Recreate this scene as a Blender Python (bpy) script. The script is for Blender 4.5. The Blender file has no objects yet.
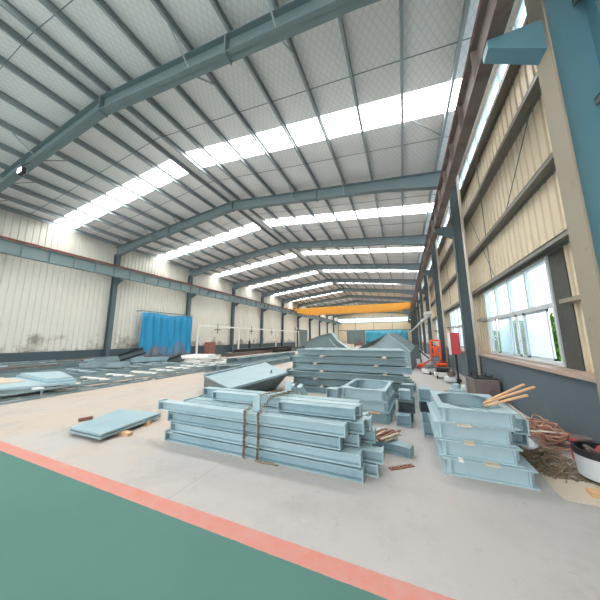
import bpy, math, random
from mathutils import Vector, Matrix
random.seed(7)
C = bpy.context.scene.collection
PI = math.pi
R = math.radians
ORD = ['first','second','third','fourth','fifth','sixth','seventh','eighth','ninth','tenth','eleventh','twelfth','thirteenth','fourteenth','fifteenth','sixteenth','seventeenth','eighteenth']

# ------------------------------------------------------------------ materials
def rgb(r, g, b):
    f = lambda c: (c/255/12.92) if c/255 <= .04045 else ((c/255+.055)/1.055)**2.4
    return (f(r), f(g), f(b), 1)

def mat(name, c, rough=.6, metal=0., var=.12, scale=3., bump=0., c2=None, c2amt=.35, c2scale=1.2, stretch=(1,1,1)):
    m = bpy.data.materials.new(name); m.use_nodes = True
    n = m.node_tree.nodes; l = m.node_tree.links
    b = n['Principled BSDF']; b.inputs['Roughness'].default_value = rough; b.inputs['Metallic'].default_value = metal
    tc = n.new('ShaderNodeTexCoord'); mp = n.new('ShaderNodeMapping'); mp.inputs['Scale'].default_value = stretch
    l.new(tc.outputs['Object'], mp.inputs[0])
    no = n.new('ShaderNodeTexNoise'); no.inputs['Scale'].default_value = scale; no.inputs['Detail'].default_value = 5
    l.new(mp.outputs[0], no.inputs['Vector'])
    mx = n.new('ShaderNodeMix'); mx.data_type = 'RGBA'
    col = rgb(*c)
    mx.inputs[6].default_value = tuple(x*(1-var) for x in col[:3])+(1,)
    mx.inputs[7].default_value = tuple(min(1, x*(1+var)) for x in col[:3])+(1,)
    l.new(no.outputs[0], mx.inputs[0]); out = mx.outputs[2]
    if c2:
        n2 = n.new('ShaderNodeTexNoise'); n2.inputs['Scale'].default_value = c2scale; n2.inputs['Detail'].default_value = 7; n2.inputs['Roughness'].default_value = .65
        l.new(mp.outputs[0], n2.inputs['Vector'])
        rp = n.new('ShaderNodeValToRGB'); e = rp.color_ramp.elements
        e[0].position = 1-c2amt-.1; e[0].color = (0,0,0,1); e[1].position = min(1, 1-c2amt+.12); e[1].color = (1,1,1,1)
        l.new(n2.outputs[0], rp.inputs[0])
        m2 = n.new('ShaderNodeMix'); m2.data_type = 'RGBA'; m2.inputs[7].default_value = rgb(*c2)
        l.new(rp.outputs[0], m2.inputs[0]); l.new(out, m2.inputs[6]); out = m2.outputs[2]
    l.new(out, b.inputs['Base Color'])
    if bump:
        bp = n.new('ShaderNodeBump'); bp.inputs['Strength'].default_value = bump; bp.inputs['Distance'].default_value = .02
        l.new(no.outputs[0], bp.inputs['Height']); l.new(bp.outputs[0], b.inputs['Normal'])
    return m

def emis(name, c, s):
    m = bpy.data.materials.new(name); m.use_nodes = True
    n = m.node_tree.nodes; l = m.node_tree.links; n.clear()
    o = n.new('ShaderNodeOutputMaterial'); e = n.new('ShaderNodeEmission')
    e.inputs[0].default_value = rgb(*c); e.inputs[1].default_value = s
    tc = n.new('ShaderNodeTexCoord'); no = n.new('ShaderNodeTexNoise'); no.inputs['Scale'].default_value = 2.5
    l.new(tc.outputs['Object'], no.inputs['Vector'])
    mr = n.new('ShaderNodeMapRange'); mr.inputs[3].default_value = s*.85; mr.inputs[4].default_value = s*1.15
    l.new(no.outputs[0], mr.inputs[0]); l.new(mr.outputs[0], e.inputs[1])
    l.new(e.outputs[0], o.inputs[0]); return m

def glassmat(name, frost, tint=(235,245,250)):
    m = bpy.data.materials.new(name); m.use_nodes = True
    n = m.node_tree.nodes; l = m.node_tree.links; n.clear()
    o = n.new('ShaderNodeOutputMaterial'); t = n.new('ShaderNodeBsdfTransparent'); t.inputs[0].default_value = rgb(*tint)
    g = n.new('ShaderNodeBsdfGlossy'); g.inputs['Roughness'].default_value = .05
    tr = n.new('ShaderNodeBsdfTranslucent'); tr.inputs[0].default_value = rgb(*tint)
    m1 = n.new('ShaderNodeMixShader'); m1.inputs[0].default_value = frost; l.new(t.outputs[0], m1.inputs[1]); l.new(tr.outputs[0], m1.inputs[2])
    m2 = n.new('ShaderNodeMixShader'); m2.inputs[0].default_value = .05; l.new(m1.outputs[0], m2.inputs[1]); l.new(g.outputs[0], m2.inputs[2])
    l.new(m2.outputs[0], o.inputs[0]); return m

M = {}
M['blue'] = mat('pale_blue_paint', (164,188,196), .42, 0, .05, 4, .05, (150,176,185), .35, 2.)
M['blue2'] = mat('blue_grey_primer', (148,174,183), .45, 0, .06, 3, .05, (132,160,169), .4, 2.)
M['bluedk'] = mat('dusty_blue_grey', (136,156,162), .6, 0, .1, 3, .05, (106,124,130), .42, 1.5)
M['bluemid'] = mat('faded_blue_grey_paint', (138,162,168), .5, 0, .06, 3, .05, (120,146,153), .4, 2.)
M['greydk'] = mat('dark_primer', (106,124,128), .6, 0, .12, 3, 0)
M['mesh'] = mat('dark_grating_and_shade', (72,84,90), .7, 0, .25, 40, .3)  # grating colour on stubs; painted-in inner shade on the propped channels
M['rafter'] = mat('rafter_paint', (116,132,137), .5, 0, .08, 2, 0)
M['purlin'] = mat('galvanised_purlin', (150,160,163), .45, .1, .12, 3, 0)
M['col'] = mat('column_slate_paint', (82,98,104), .55, 0, .1, 2, 0, (96,108,108), .3, 1.5)
M['webblue'] = mat('column_teal_paint', (92,136,152), .45, 0, .07, 1.5, .05, (120,140,140), .22, 3.)
M['flange'] = mat('column_primer_beige', (154,145,129), .7, 0, .08, 2, .1, (128,120,108), .32, 5.)
M['rust'] = mat('rust_brown_beam', (122,110,106), .7, 0, .15, 3, .1, (96,74,68), .4, 2.)
M['rail'] = mat('red_brown_rail', (128,82,76), .7, 0, .15, 3)
M['rwy'] = mat('runway_paint', (122,140,144), .55, 0, .1, 2)
M['girt'] = mat('girt_steel', (136,132,126), .5, .1, .12, 3, 0, (138,98,88), .25, 1.2)
M['plinth'] = mat('plinth_slate_render', (88,102,110), .75, 0, .08, 1.5, .1, (110,118,120), .32, 1.2)
M['plinthL'] = mat('plinth_dark_render', (70,86,94), .75, 0, .1, 1.5, .1)
M['sill'] = mat('sill_stone', (176,156,142), .7, 0, .1, 4, .1)
M['alu'] = mat('white_aluminium', (205,212,216), .4, .1, .04, 3)
M['dkpost'] = mat('dark_mottled_post', (74,74,70), .6, 0, .35, 18, .2, (128,120,104), .3, 9.)
M['cyan'] = mat('cyan_tarpaulin', (60,150,178), .6, 0, .12, 1.2, .1)
M['yellow'] = mat('crane_yellow', (222,158,58), .5, 0, .06, 2)
M['black'] = mat('blackened_steel', (38,36,38), .6, 0, .2, 4)
M['red'] = mat('red_enamel', (184,58,64), .4, 0, .06, 3)
M['orange'] = mat('orange_enamel', (240,84,32), .45, 0, .08, 3)
M['white'] = mat('white_paint', (225,226,222), .5, 0, .05, 3)
M['wood'] = mat('raw_timber', (206,166,126), .8, 0, .18, 6, .1, stretch=(1,8,8))
M['plywood'] = mat('dusty_board', (200,188,172), .85, 0, .12, 5, .1)
M['brown'] = mat('rusty_scrap', (142,98,84), .8, 0, .25, 8, .2, (96,70,66), .4, 5.)
M['rope'] = mat('brown_hose', (186,142,124), .8, 0, .2, 8)
M['wire'] = mat('dark_steel_wire', (134,118,98), .55, .2, .5, 5)
M['sack'] = mat('white_plastic_sack', (222,228,236), .6, 0, .06, 6, .2)
M['tube'] = mat('pvc_pipe', (208,200,184), .5, 0, .05, 3)
M['leaf'] = mat('leaf_green', (112,168,66), .6, 0, .35, 14)
M['ground'] = mat('outside_concrete', (214,212,206), .9, 0, .08, 1)
M['teal'] = mat('end_frame_teal', (104,140,140), .5, 0, .08, 2)
M['lamp'] = emis('lamp_face', (235,245,255), 3)
M['sky'] = emis('daylit_rooflight_sheet', (255,253,248), 13)
M['clere'] = emis('daylit_clerestory_sheet', (214,238,246), 2.6)
M['glass'] = glassmat('window_glass', .12)
M['frost'] = glassmat('frosted_glass', .55, (225,240,248))

def panelmat(name, c, dirty, zlow, amt):
    """coated metal sheet, with grime climbing from the foot of the sheet (dirt with its own ragged shape)"""
    m = mat(name, c, .5, .05, .05, .8, 0)
    n = m.node_tree.nodes; l = m.node_tree.links; b = n['Principled BSDF']
    src = b.inputs['Base Color'].links[0].from_socket
    tc = n.new('ShaderNodeTexCoord'); sp = n.new('ShaderNodeSeparateXYZ'); l.new(tc.outputs['Object'], sp.inputs[0])
    no = n.new('ShaderNodeTexNoise'); no.inputs['Scale'].default_value = .7; no.inputs['Detail'].default_value = 8; no.inputs['Roughness'].default_value = .7
    l.new(tc.outputs['Object'], no.inputs['Vector'])
    a = n.new('ShaderNodeMath'); a.operation = 'MULTIPLY_ADD'; a.inputs[1].default_value = -4.5; l.new(no.outputs[0], a.inputs[0]); l.new(sp.outputs[2], a.inputs[2])
    mr = n.new('ShaderNodeMapRange'); mr.inputs[1].default_value = zlow-2.3; mr.inputs[2].default_value = zlow-.6-2.3; mr.inputs[3].default_value = 0; mr.inputs[4].default_value = amt
    l.new(a.outputs[0], mr.inputs[0])
    x = n.new('ShaderNodeMix'); x.data_type = 'RGBA'; x.inputs[7].default_value = rgb(*dirty)
    l.new(mr.outputs[0], x.inputs[0]); l.new(src, x.inputs[6]); l.new(x.outputs[2], b.inputs['Base Color'])
    return m
M['panelL'] = panelmat('cream_wall_sheet', (220,218,210), (120,108,100), 1.5, .75)
M['panelR'] = panelmat('beige_wall_sheet', (222,208,182), (150,136,116), 1.2, .3)

# ceiling: foil backed insulation with a wire lattice
def ceilmat():
    m = mat('foil_insulation', (238,237,238), .55, 0, .05, 1.2, 0)
    n = m.node_tree.nodes; l = m.node_tree.links; b = n['Principled BSDF']
    src = b.inputs['Base Color'].links[0].from_socket
    tc = n.new('ShaderNodeTexCoord'); prev = None
    for s in (1, -1):
        mp = n.new('ShaderNodeMapping'); mp.inputs['Rotation'].default_value = (0,0,R(32)*s); l.new(tc.outputs['Object'], mp.inputs[0])
        w = n.new('ShaderNodeTexWave'); w.inputs['Scale'].default_value = 2.4; w.inputs['Distortion'].default_value = .6; w.inputs['Detail'].default_value = 1
        l.new(mp.outputs[0], w.inputs['Vector'])
        r = n.new('ShaderNodeMapRange'); r.inputs[1].default_value = .8; r.inputs[2].default_value = 1; l.new(w.outputs[1], r.inputs[0])
        if prev:
            a = n.new('ShaderNodeMath'); a.operation = 'MAXIMUM'; l.new(prev, a.inputs[0]); l.new(r.outputs[0], a.inputs[1]); prev = a.outputs[0]
        else: prev = r.outputs[0]
    a = n.new('ShaderNodeMath'); a.operation = 'MULTIPLY'; a.inputs[1].default_value = .15; l.new(prev, a.inputs[0])
    x = n.new('ShaderNodeMix'); x.data_type = 'RGBA'; x.inputs[7].default_value = rgb(120,124,132)
    l.new(a.outputs[0], x.inputs[0]); l.new(src, x.inputs[6]); l.new(x.outputs[2], b.inputs['Base Color'])
    return m
M['ceil'] = ceilmat()

GREEN_Y, BAND_Y = 1.755, 1.905
def floormat():
    m = mat('workshop_floor', (175,172,170), .62, 0, .07, .9, .05)
    n = m.node_tree.nodes; l = m.node_tree.links; b = n['Principled BSDF']
    src = b.inputs['Base Color'].links[0].from_socket
    tc = n.new('ShaderNodeTexCoord'); sp = n.new('ShaderNodeSeparateXYZ'); l.new(tc.outputs['Object'], sp.inputs[0])
    def noise(s, d=8, r=.68):
        q = n.new('ShaderNodeTexNoise'); q.inputs['Scale'].default_value = s; q.inputs['Detail'].default_value = d; q.inputs['Roughness'].default_value = r
        l.new(tc.outputs['Object'], q.inputs['Vector']); return q.outputs[0]
    def rng(v, a, c, lo=0, hi=1):
        q = n.new('ShaderNodeMapRange'); q.inputs[1].default_value = a; q.inputs[2].default_value = c; q.inputs[3].default_value = lo; q.inputs[4].default_value = hi
        l.new(v, q.inputs[0]); return q.outputs[0]
    def mixc(f, a, col):
        q = n.new('ShaderNodeMix'); q.data_type = 'RGBA'; q.inputs[7].default_value = rgb(*col); l.new(f, q.inputs[0]); l.new(a, q.inputs[6]); return q.outputs[2]
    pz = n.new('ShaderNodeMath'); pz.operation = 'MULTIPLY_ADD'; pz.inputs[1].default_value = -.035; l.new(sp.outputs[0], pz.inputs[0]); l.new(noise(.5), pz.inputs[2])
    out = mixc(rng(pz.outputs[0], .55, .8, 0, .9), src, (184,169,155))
    out = mixc(rng(noise(1.6), .5, .72, 0, .6), out, (152,148,145))
    out = mixc(rng(noise(6., 9, .75), .58, .8, 0, .6), out, (124,117,112))
    # slab joints
    for ax, per, off in ((0, 4.6, .2), (1, 6., 1.1)):
        q = n.new('ShaderNodeMath'); q.operation = 'ADD'; q.inputs[1].default_value = 600+off; l.new(sp.outputs[ax], q.inputs[0])
        w = n.new('ShaderNodeMath'); w.operation = 'MODULO'; w.inputs[1].default_value = per; l.new(q.outputs[0], w.inputs[0])
        k = n.new('ShaderNodeMath'); k.operation = 'LESS_THAN'; k.inputs[1].default_value = .025; l.new(w.outputs[0], k.inputs[0])
        h = n.new('ShaderNodeMath'); h.operation = 'MULTIPLY'; h.inputs[1].default_value = .14; l.new(k.outputs[0], h.inputs[0])
        out = mixc(h.outputs[0], out, (110,98,90))
    # painted walkway: orange line and green field (worn)
    wob = n.new('ShaderNodeMath'); wob.operation = 'MULTIPLY_ADD'; wob.inputs[1].default_value = .02; l.new(noise(9.), wob.inputs[0]); l.new(sp.outputs[1], wob.inputs[2])
    def less(v):
        k = n.new('ShaderNodeMath'); k.operation = 'LESS_THAN'; k.inputs[1].default_value = v; l.new(wob.outputs[0], k.inputs[0]); return k.outputs[0]
    worn = rng(noise(5., 10, .8), .35, .75, 1, .55)
    def mul(a, c):
        k = n.new('ShaderNodeMath'); k.operation = 'MULTIPLY'; l.new(a, k.inputs[0]); l.new(c, k.inputs[1]); return k.outputs[0]
    out = mixc(mul(less(BAND_Y+.01), worn), out, (200,122,108))
    g = n.new('ShaderNodeMix'); g.data_type = 'RGBA'; g.inputs[6].default_value = rgb(62,106,98); g.inputs[7].default_value = rgb(72,120,111); l.new(noise(1.3), g.inputs[0])
    f = n.new('ShaderNodeMix'); f.data_type = 'RGBA'; l.new(less(GREEN_Y+.01), f.inputs[0]); l.new(out, f.inputs[6]); l.new(g.outputs[2], f.inputs[7])
    l.new(f.outputs[2], b.inputs['Base Color'])
    return m
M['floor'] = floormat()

# ------------------------------------------------------------------ mesh helpers
class MB:
    def __init__(s): s.v = []; s.f = []
    def box(s, x0, x1, y0, y1, z0, z1):
        i = len(s.v)
        s.v += [(x,y,z) for z in (z0,z1) for y in (y0,y1) for x in (x0,x1)]
        s.f += [tuple(i+k for k in q) for q in ((0,2,3,1),(4,5,7,6),(0,1,5,4),(2,6,7,3),(0,4,6,2),(1,3,7,5))]; return s
    def obox(s, c, size, m):
        i = len(s.v); sx, sy, sz = (q/2 for q in size); c = Vector(c)
        for z in (-sz,sz):
            for y in (-sy,sy):
                for x in (-sx,sx): s.v.append(tuple(c + m @ Vector((x,y,z))))
        s.f += [tuple(i+k for k in q) for q in ((0,2,3,1),(4,5,7,6),(0,1,5,4),(2,6,7,3),(0,4,6,2),(1,3,7,5))]; return s
    def bar(s, a, b, w, h=None):
        a, b = Vector(a), Vector(b); d = b-a; h = h or w
        q = d.to_track_quat('Y', 'Z').to_matrix()
        return s.obox((a+b)/2, (w, d.length, h), q)
    def prism(s, pts, fn, a, b):
        """closed 2D profile pts swept from a to b; fn(p, t) -> xyz"""
        i = len(s.v); n = len(pts)
        s.v += [fn(p, a) for p in pts] + [fn(p, b) for p in pts]
        s.f += [(i+k, i+(k+1)%n, i+n+(k+1)%n, i+n+k) for k in range(n)]
        s.f += [tuple(i+k for k in range(n-1,-1,-1)), tuple(i+n+k for k in range(n))]; return s
    def tube(s, pts, r, n=8, closed=False, taper=1.):
        pts = [Vector(p) for p in pts]; rings = []
        for k, p in enumerate(pts):
            if closed: d = pts[(k+1)%len(pts)]-pts[k-1]
            else: d = pts[min(k+1,len(pts)-1)]-pts[max(k-1,0)]
            q = d.to_track_quat('Z','Y').to_matrix(); i = len(s.v); rr = r*(1+(taper-1)*k/max(1,len(pts)-1))
            for j in range(n): s.v.append(tuple(p + q @ Vector((rr*math.cos(2*PI*j/n), rr*math.sin(2*PI*j/n), 0))))
            rings.append(i)
        m = len(rings)
        for k in range(m if closed else m-1):
            a, b = rings[k], rings[(k+1)%m]
            s.f += [(a+j, a+(j+1)%n, b+(j+1)%n, b+j) for j in range(n)]
        if not closed:
            s.f += [tuple(rings[0]+j for j in range(n-1,-1,-1)), tuple(rings[-1]+j for j in range(n))]
        return s
    def lathe(s, prof, c, n=28):
        i = len(s.v); m = len(prof)
        for (r, z) in prof:
            for j in range(n): s.v.append((c[0]+r*math.cos(2*PI*j/n), c[1]+r*math.sin(2*PI*j/n), c[2]+z))
        for k in range(m-1):
            s.f += [(i+k*n+j, i+k*n+(j+1)%n, i+(k+1)*n+(j+1)%n, i+(k+1)*n+j) for j in range(n)]
        s.f += [tuple(i+j for j in range(n-1,-1,-1)), tuple(i+(m-1)*n+j for j in range(n))]; return s
    def poly(s, top, bot):
        i = len(s.v); n = len(top); s.v += [tuple(p) for p in top]+[tuple(p) for p in bot]
        s.f += [tuple(i+k for k in range(n)), tuple(i+n+k for k in range(n-1,-1,-1))]
        s.f += [(i+k, i+n+k, i+n+(k+1)%n, i+(k+1)%n) for k in range(n)]; return s
    def mesh(s, name, m):
        import bmesh
        me = bpy.data.meshes.new(name); me.from_pydata(s.v, [], s.f)
        bm = bmesh.new(); bm.from_mesh(me); bmesh.ops.recalc_face_normals(bm, faces=bm.faces); bm.to_mesh(me); bm.free()
        me.materials.append(M[m]); return me
    def build_each(s, name, m, parent, smooth=False):
        """every separate piece becomes a part of its own"""
        n = len(s.v); root = list(range(n))
        def fd(a):
            while root[a] != a: root[a] = root[root[a]]; a = root[a]
            return a
        for f in s.f:
            for q in f[1:]: root[fd(q)] = fd(f[0])
        gr = {}
        for k in range(n): gr.setdefault(fd(k), []).append(k)
        out = []
        for ids in gr.values():
            mp = {k: i for i, k in enumerate(ids)}; p = MB(); p.v = [s.v[k] for k in ids]
            p.f = [tuple(mp[k] for k in f) for f in s.f if f[0] in mp]
            out.append(p.build(name, m, parent, smooth))
        return out
    def build(s, name, m, parent=None, smooth=False, bevel=0, origin=None):
        off = (0,0,0)
        if parent is None:
            if origin is not None: off = origin
            else:
                lo = [min(v[k] for v in s.v) for k in range(3)]; hi = [max(v[k] for v in s.v) for k in range(3)]
                off = ((lo[0]+hi[0])/2, (lo[1]+hi[1])/2, lo[2])
            s.v = [(a-off[0], b-off[1], c-off[2]) for a,b,c in s.v]
        me = s.mesh(name, m)
        if smooth:
            for p in me.polygons: p.use_smooth = True
        o = bpy.data.objects.new(name, me); C.objects.link(o)
        if parent is None: o.location = off
        else: o.parent = parent
        if bevel:
            b = o.modifiers.new('Bevel','BEVEL'); b.width = bevel; b.segments = 2; b.limit_method = 'ANGLE'
        return o

def tag(o, label=None, cat=None, group=None, kind=None):
    if label: o['label'] = label
    if cat: o['category'] = cat
    if group: o['group'] = group
    if kind: o['kind'] = kind
    return o
def empty(name, loc, rz=0, label=None, cat=None, group=None):
    o = bpy.data.objects.new(name, None); C.objects.link(o); o.location = loc; o.rotation_euler = (0,0,rz); o.empty_display_size = .2
    return tag(o, label, cat, group)
def struct(o, label=None, cat=None): return tag(o, label, cat, kind='structure')
def copy_tree(o, parent=None):
    c = o.copy(); C.objects.link(c); c.parent = parent
    for ch in list(KIDS.get(o.name, [])) or [x for x in bpy.data.objects if x.parent == o]: copy_tree(ch, c)
    return c
KIDS = {}

# ------------------------------------------------------------------ building geometry
XL, XR = -16.98, 1.82           # inner faces of the columns
F0, PITCH, NF = 3.47, 6.0, 11
Y_BACK, Y_END = -6.5, F0+PITCH*NF
XRIDGE = -7.75
def roofz(x): return 8.83 - .113*abs(x-XRIDGE)
WL, WRX = -17.25, 2.42          # wall sheet planes
frames = [F0+PITCH*k for k in range(-1, NF)]
strips = [F0+PITCH*k+3.12 for k in range(-1, NF)]   # rooflight strips
SW = .46

# floor (one painted slab)
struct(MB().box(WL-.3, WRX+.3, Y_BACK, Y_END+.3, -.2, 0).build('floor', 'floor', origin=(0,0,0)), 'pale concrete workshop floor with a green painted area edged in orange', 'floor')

# ceiling: two slopes of insulation between the rooflights
b = MB(); edges = [Y_BACK] + [q for s_ in strips for q in (s_-SW, s_+SW)] + [Y_END+.3]
xl, xr = WL-.2, WRX+.2
for i in range(0, len(edges), 2):
    y0, y1 = edges[i], edges[i+1]
    for xa, xb in ((xl, XRIDGE), (XRIDGE, xr)):
        b.poly([(xa,y0,roofz(xa)+.08),(xb,y0,roofz(xb)+.08),(xb,y1,roofz(xb)+.08),(xa,y1,roofz(xa)+.08)],
               [(xa,y0,roofz(xa)),(xb,y0,roofz(xb)),(xb,y1,roofz(xb)),(xa,y1,roofz(xa))])
for s_ in strips:   # closed margins at eaves and ridge of each strip
    for xa, xb in ((xl, -17.15), (XRIDGE-.32, XRIDGE), (XRIDGE, XRIDGE+.32), (1.75, xr)):
        y0, y1 = s_-SW, s_+SW
        b.poly([(xa,y0,roofz(xa)+.08),(xb,y0,roofz(xb)+.08),(xb,y1,roofz(xb)+.08),(xa,y1,roofz(xa)+.08)],
               [(xa,y0,roofz(xa)),(xb,y0,roofz(xb)),(xb,y1,roofz(xb)),(xa,y1,roofz(xa))])
struct(b.build('ceiling', 'ceil', origin=(0,0,0)), 'pitched roof lined with pale quilted foil insulation', 'ceiling')
wn = 1
for s_ in strips:
    for xa, xb in ((-17.15, XRIDGE-.32), (XRIDGE+.32, 1.75)):
        y0, y1 = s_-SW, s_+SW
        o = MB().poly([(xa,y0,roofz(xa)+.05),(xb,y0,roofz(xb)+.05),(xb,y1,roofz(xb)+.05),(xa,y1,roofz(xa)+.05)],
               [(xa,y0,roofz(xa)+.03),(xb,y0,roofz(xb)+.03),(xb,y1,roofz(xb)+.03),(xa,y1,roofz(xa)+.03)]).build('window_%d'%wn, 'sky')
        struct(o); wn += 1

# corrugated sheets along Y
def sheet(b, x, y0, y1, z0, z1, side, pitch=.25, d=.04):
    """side +1: ribs stand towards +x"""
    pts = []; y = y0
    while y < y1-1e-6:
        for dy, q in ((0,0),(pitch*.14,0),(pitch*.22,d),(pitch*.92,d)):
            if y+dy < y1: pts.append((x+side*q, y+dy))
        y += pitch
    pts.append((x, y1))
    n = len(pts); i = len(b.v)
    b.v += [(p[0],p[1],z0) for p in pts] + [(p[0],p[1],z1) for p in pts]
    b.f += [(i+k, i+k+1, i+n+k+1, i+n+k) for k in range(n-1)]
    # back skin gives the sheet its thickness
    j = len(b.v); xo = x-side*.03
    b.v += [(xo,y0,z0),(xo,y1,z0),(xo,y1,z1),(xo,y0,z1)]; b.f.append((j,j+1,j+2,j+3))

b = MB(); sheet(b, WL, Y_BACK, 38.6, .92, roofz(WL)+.05, 1); sheet(b, WL, 38.6, 44.6, 3.3, roofz(WL)+.05, 1); sheet(b, WL, 44.6, Y_END, .92, roofz(WL)+.05, 1)
struct(b.build('wall_left', 'panelL', origin=(0,0,0)), 'long cream corrugated sheet wall on the left', 'wall')
b = MB(); b.box(WL-.12, WL+.12, Y_BACK, 38.6, 0, .92); b.box(WL-.12, WL+.12, 44.6, Y_END, 0, .92)
struct(b.build('baseboard_left', 'plinthL', origin=(0,0,0)), 'dark slate low plinth along the left wall', 'plinth')

# right wall: plinth, sheet with window openings, clerestory
WIN_Z0, WIN_Z1 = 1.06, 2.88
def win_y(k): return (F0+PITCH*k+1.82, F0+PITCH*k+5.35)
b = MB(); CL0, CL1 = 6.72, 7.5
sheet(b, WRX, Y_BACK, Y_END, WIN_Z1+.02, CL0, -1, .23, .055)
sheet(b, WRX, Y_BACK, Y_END, CL1, roofz(WRX)+.03, -1)
prev = Y_BACK
for k in range(0, NF-1):
    a_, c_ = win_y(k); sheet(b, WRX, prev, a_, 1.0, WIN_Z1+.02, -1, .23, .055); prev = c_
sheet(b, WRX, prev, Y_END, 1.0, WIN_Z1+.02, -1)
struct(b.build('wall_right', 'panelR', origin=(0,0,0)), 'beige corrugated sheet wall on the right above the plinth', 'wall')
struct(MB().box(2.14, WRX+.05, Y_BACK, Y_END, 0, .98).build('baseboard_right', 'plinth', origin=(0,0,0)), 'slate grey rendered low wall under the right windows', 'plinth')
struct(MB().box(2.08, WRX+.1, Y_BACK, Y_END, .98, 1.04).build('trim_1', 'sill', origin=(0,0,0)), 'weathered pinkish sill ledge on top of the right low wall', 'sill')
b = MB(); 
b.box(WRX+.0, WRX+.02, F0-6, Y_END, CL0, CL1)
struct(b.build('window_%d'%wn, 'clere', origin=(0,0,0)), 'long daylit clerestory strip high on the right wall', 'window'); wn += 1
b = MB(); y = F0-6
while y < Y_END: b.box(WRX-.05, WRX, y, y+.05, CL0, CL1); y += .95
b.box(WRX-.06, WRX, F0-6, Y_END, CL0-.04, CL0+.04); b.box(WRX-.06, WRX, F0-6, Y_END, CL1-.04, CL1+.04)
struct(b.build('trim_2', 'alu', origin=(0,0,0)), 'thin glazing bars of the right clerestory strip', 'glazing bars')

# side windows
def side_window(k):
    global wn
    y0, y1 = win_y(k); x = 2.36; zm = 2.06
    root = MB()
    t = .055
    root.box(x-.03, x+.06, y0, y1, WIN_Z0, WIN_Z0+t); root.box(x-.03, x+.06, y0, y1, WIN_Z1-t, WIN_Z1)
    root.box(x-.034, x+.064, y0-.004, y0+t, WIN_Z0-.004, WIN_Z1+.004); root.box(x-.034, x+.064, y1-t, y1+.004, WIN_Z0-.004, WIN_Z1+.004)
    root.box(x-.026, x+.056, y0+.01, y1-.01, zm-.04, zm+.04)
    n = 4; w = (y1-y0)/n
    for j in range(1, n): root.box(x-.03, x+.05, y0+j*w-.03, y0+j*w+.03, zm, WIN_Z1)
    fr = root.build('window_%d'%wn, 'alu'); wn += 1
    struct(fr, 'white aluminium window in the right wall, %s bay from the camera' % ORD[k], 'window')
    L = fr.location
    # upper fixed panes
    for j in range(n):
        p = MB().box(x+.0-L.x, x+.008-L.x, y0+j*w+.03-L.y, y0+(j+1)*w-.03-L.y, zm+.04-L.z, WIN_Z1-t-L.z); p.build('pane', 'glass', fr)
    # lower sliding sashes (one slid aside to leave an open gap)
    sash = [(1, .32, 1.22, 'frost'), (0, 1.18, 1.5, 'glass'), (0, 1.54, 1.95, 'glass'), (1, 1.9, 2.8, 'frost'), (0, 2.84, 3.4, 'glass')]
    for (d, a, c, g) in sash:
        a += y0+.03; c += y0+.03; c = min(c, y1-.03); xx = x-.02+d*.035; z0, z1 = WIN_Z0+t, zm-.04; q = .04
        sb = MB(); sb.box(xx,xx+.025,a,a+q,z0,z1); sb.box(xx,xx+.025,c-q,c,z0,z1); sb.box(xx,xx+.025,a,c,z0,z0+q); sb.box(xx,xx+.025,a,c,z1-q,z1)
        sb.v = [(p[0]-L.x,p[1]-L.y,p[2]-L.z) for p in sb.v]; so = sb.build('sash', 'alu', fr)
        MB().box(xx+.01-L.x, xx+.015-L.x, a+q-L.y, c-q-L.y, z0+q-L.z, z1-q-L.z).build('pane', g, so)
for k in range(0, NF-1): side_window(k)
struct(MB().box(2.35, 2.415, F0+1.4, F0+1.81, 1.04, 2.9).build('trim_3', 'dkpost'), 'dark mottled post beside the nearest right window', 'post')

# end wall
b = MB(); y = Y_END
def esheet(b, x0, x1, z0, z1):
    i0 = len(b.v); sheet(b, 0, x0, x1, z0, z1, -1)
    for i in range(i0, len(b.v)): p = b.v[i]; b.v[i] = (p[1], y+p[0], p[2])
esheet(b, WL, WRX, 3.7, 5.9); esheet(b, WL, -14.8, 0, 3.7); esheet(b, 1.0, WRX, 0, 3.7); esheet(b, -9.7, 1.0, 0, 3.7)
esheet(b, WL, WRX, 7.0, 7.7)
zz = [(WL,7.7),(WRX,7.7),(WRX,roofz(WRX)+.05),(XRIDGE,8.88),(WL,roofz(WL)+.05)]
b.poly([(p[0],y,p[1]) for p in zz], [(p[0],y+.04,p[1]) for p in zz])
struct(b.build('wall_end', 'panelR', origin=(0,0,0)), 'beige end wall far across the hall', 'wall')
struct(MB().box(WL, WRX, y+.0, y+.02, 5.9, 7.0).build('window_%d'%wn, 'clere'), 'daylit window strip across the far end wall', 'window'); wn += 1
b = MB(); x = WL
while x < WRX: b.box(x, x+.12, y-.12, y, 0 if (x<-14.9 or x>-9.6) else 3.7, 7.7); x += 4.9
b.box(WL, WRX, y-.14, y, 3.62, 3.82); b.box(WL, WRX, y-.14, y, 5.8, 5.95); b.box(WL, WRX, y-.14, y, 7.0, 7.15)
struct(b.build('trim_4', 'teal', origin=(0,0,0)), 'teal steel posts and rails framing the far end wall', 'wall framing')
struct(MB().box(-14.8, -9.7, y+.02, y+.12, 0, 3.7).build('door_1', 'greydk'), 'dark grey sliding door in the far end wall', 'door')

# door in the left wall, far
d = MB(); d.box(WL-.05, WL+.06, 38.6, 44.6, 0, 3.3)
d = d.build('door_2', 'greydk'); struct(d, 'dark roller door in the left wall far down the hall', 'door'); L = d.location
f = MB(); f.box(-.06-.1+.05,.2,-3.0,-2.7,0,3.45); f.box(-.11,.2,2.7,3.0,0,3.45); f.box(-.11,.2,-3,3,3.15,3.45); f.build('door_frame', 'white', d)

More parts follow.
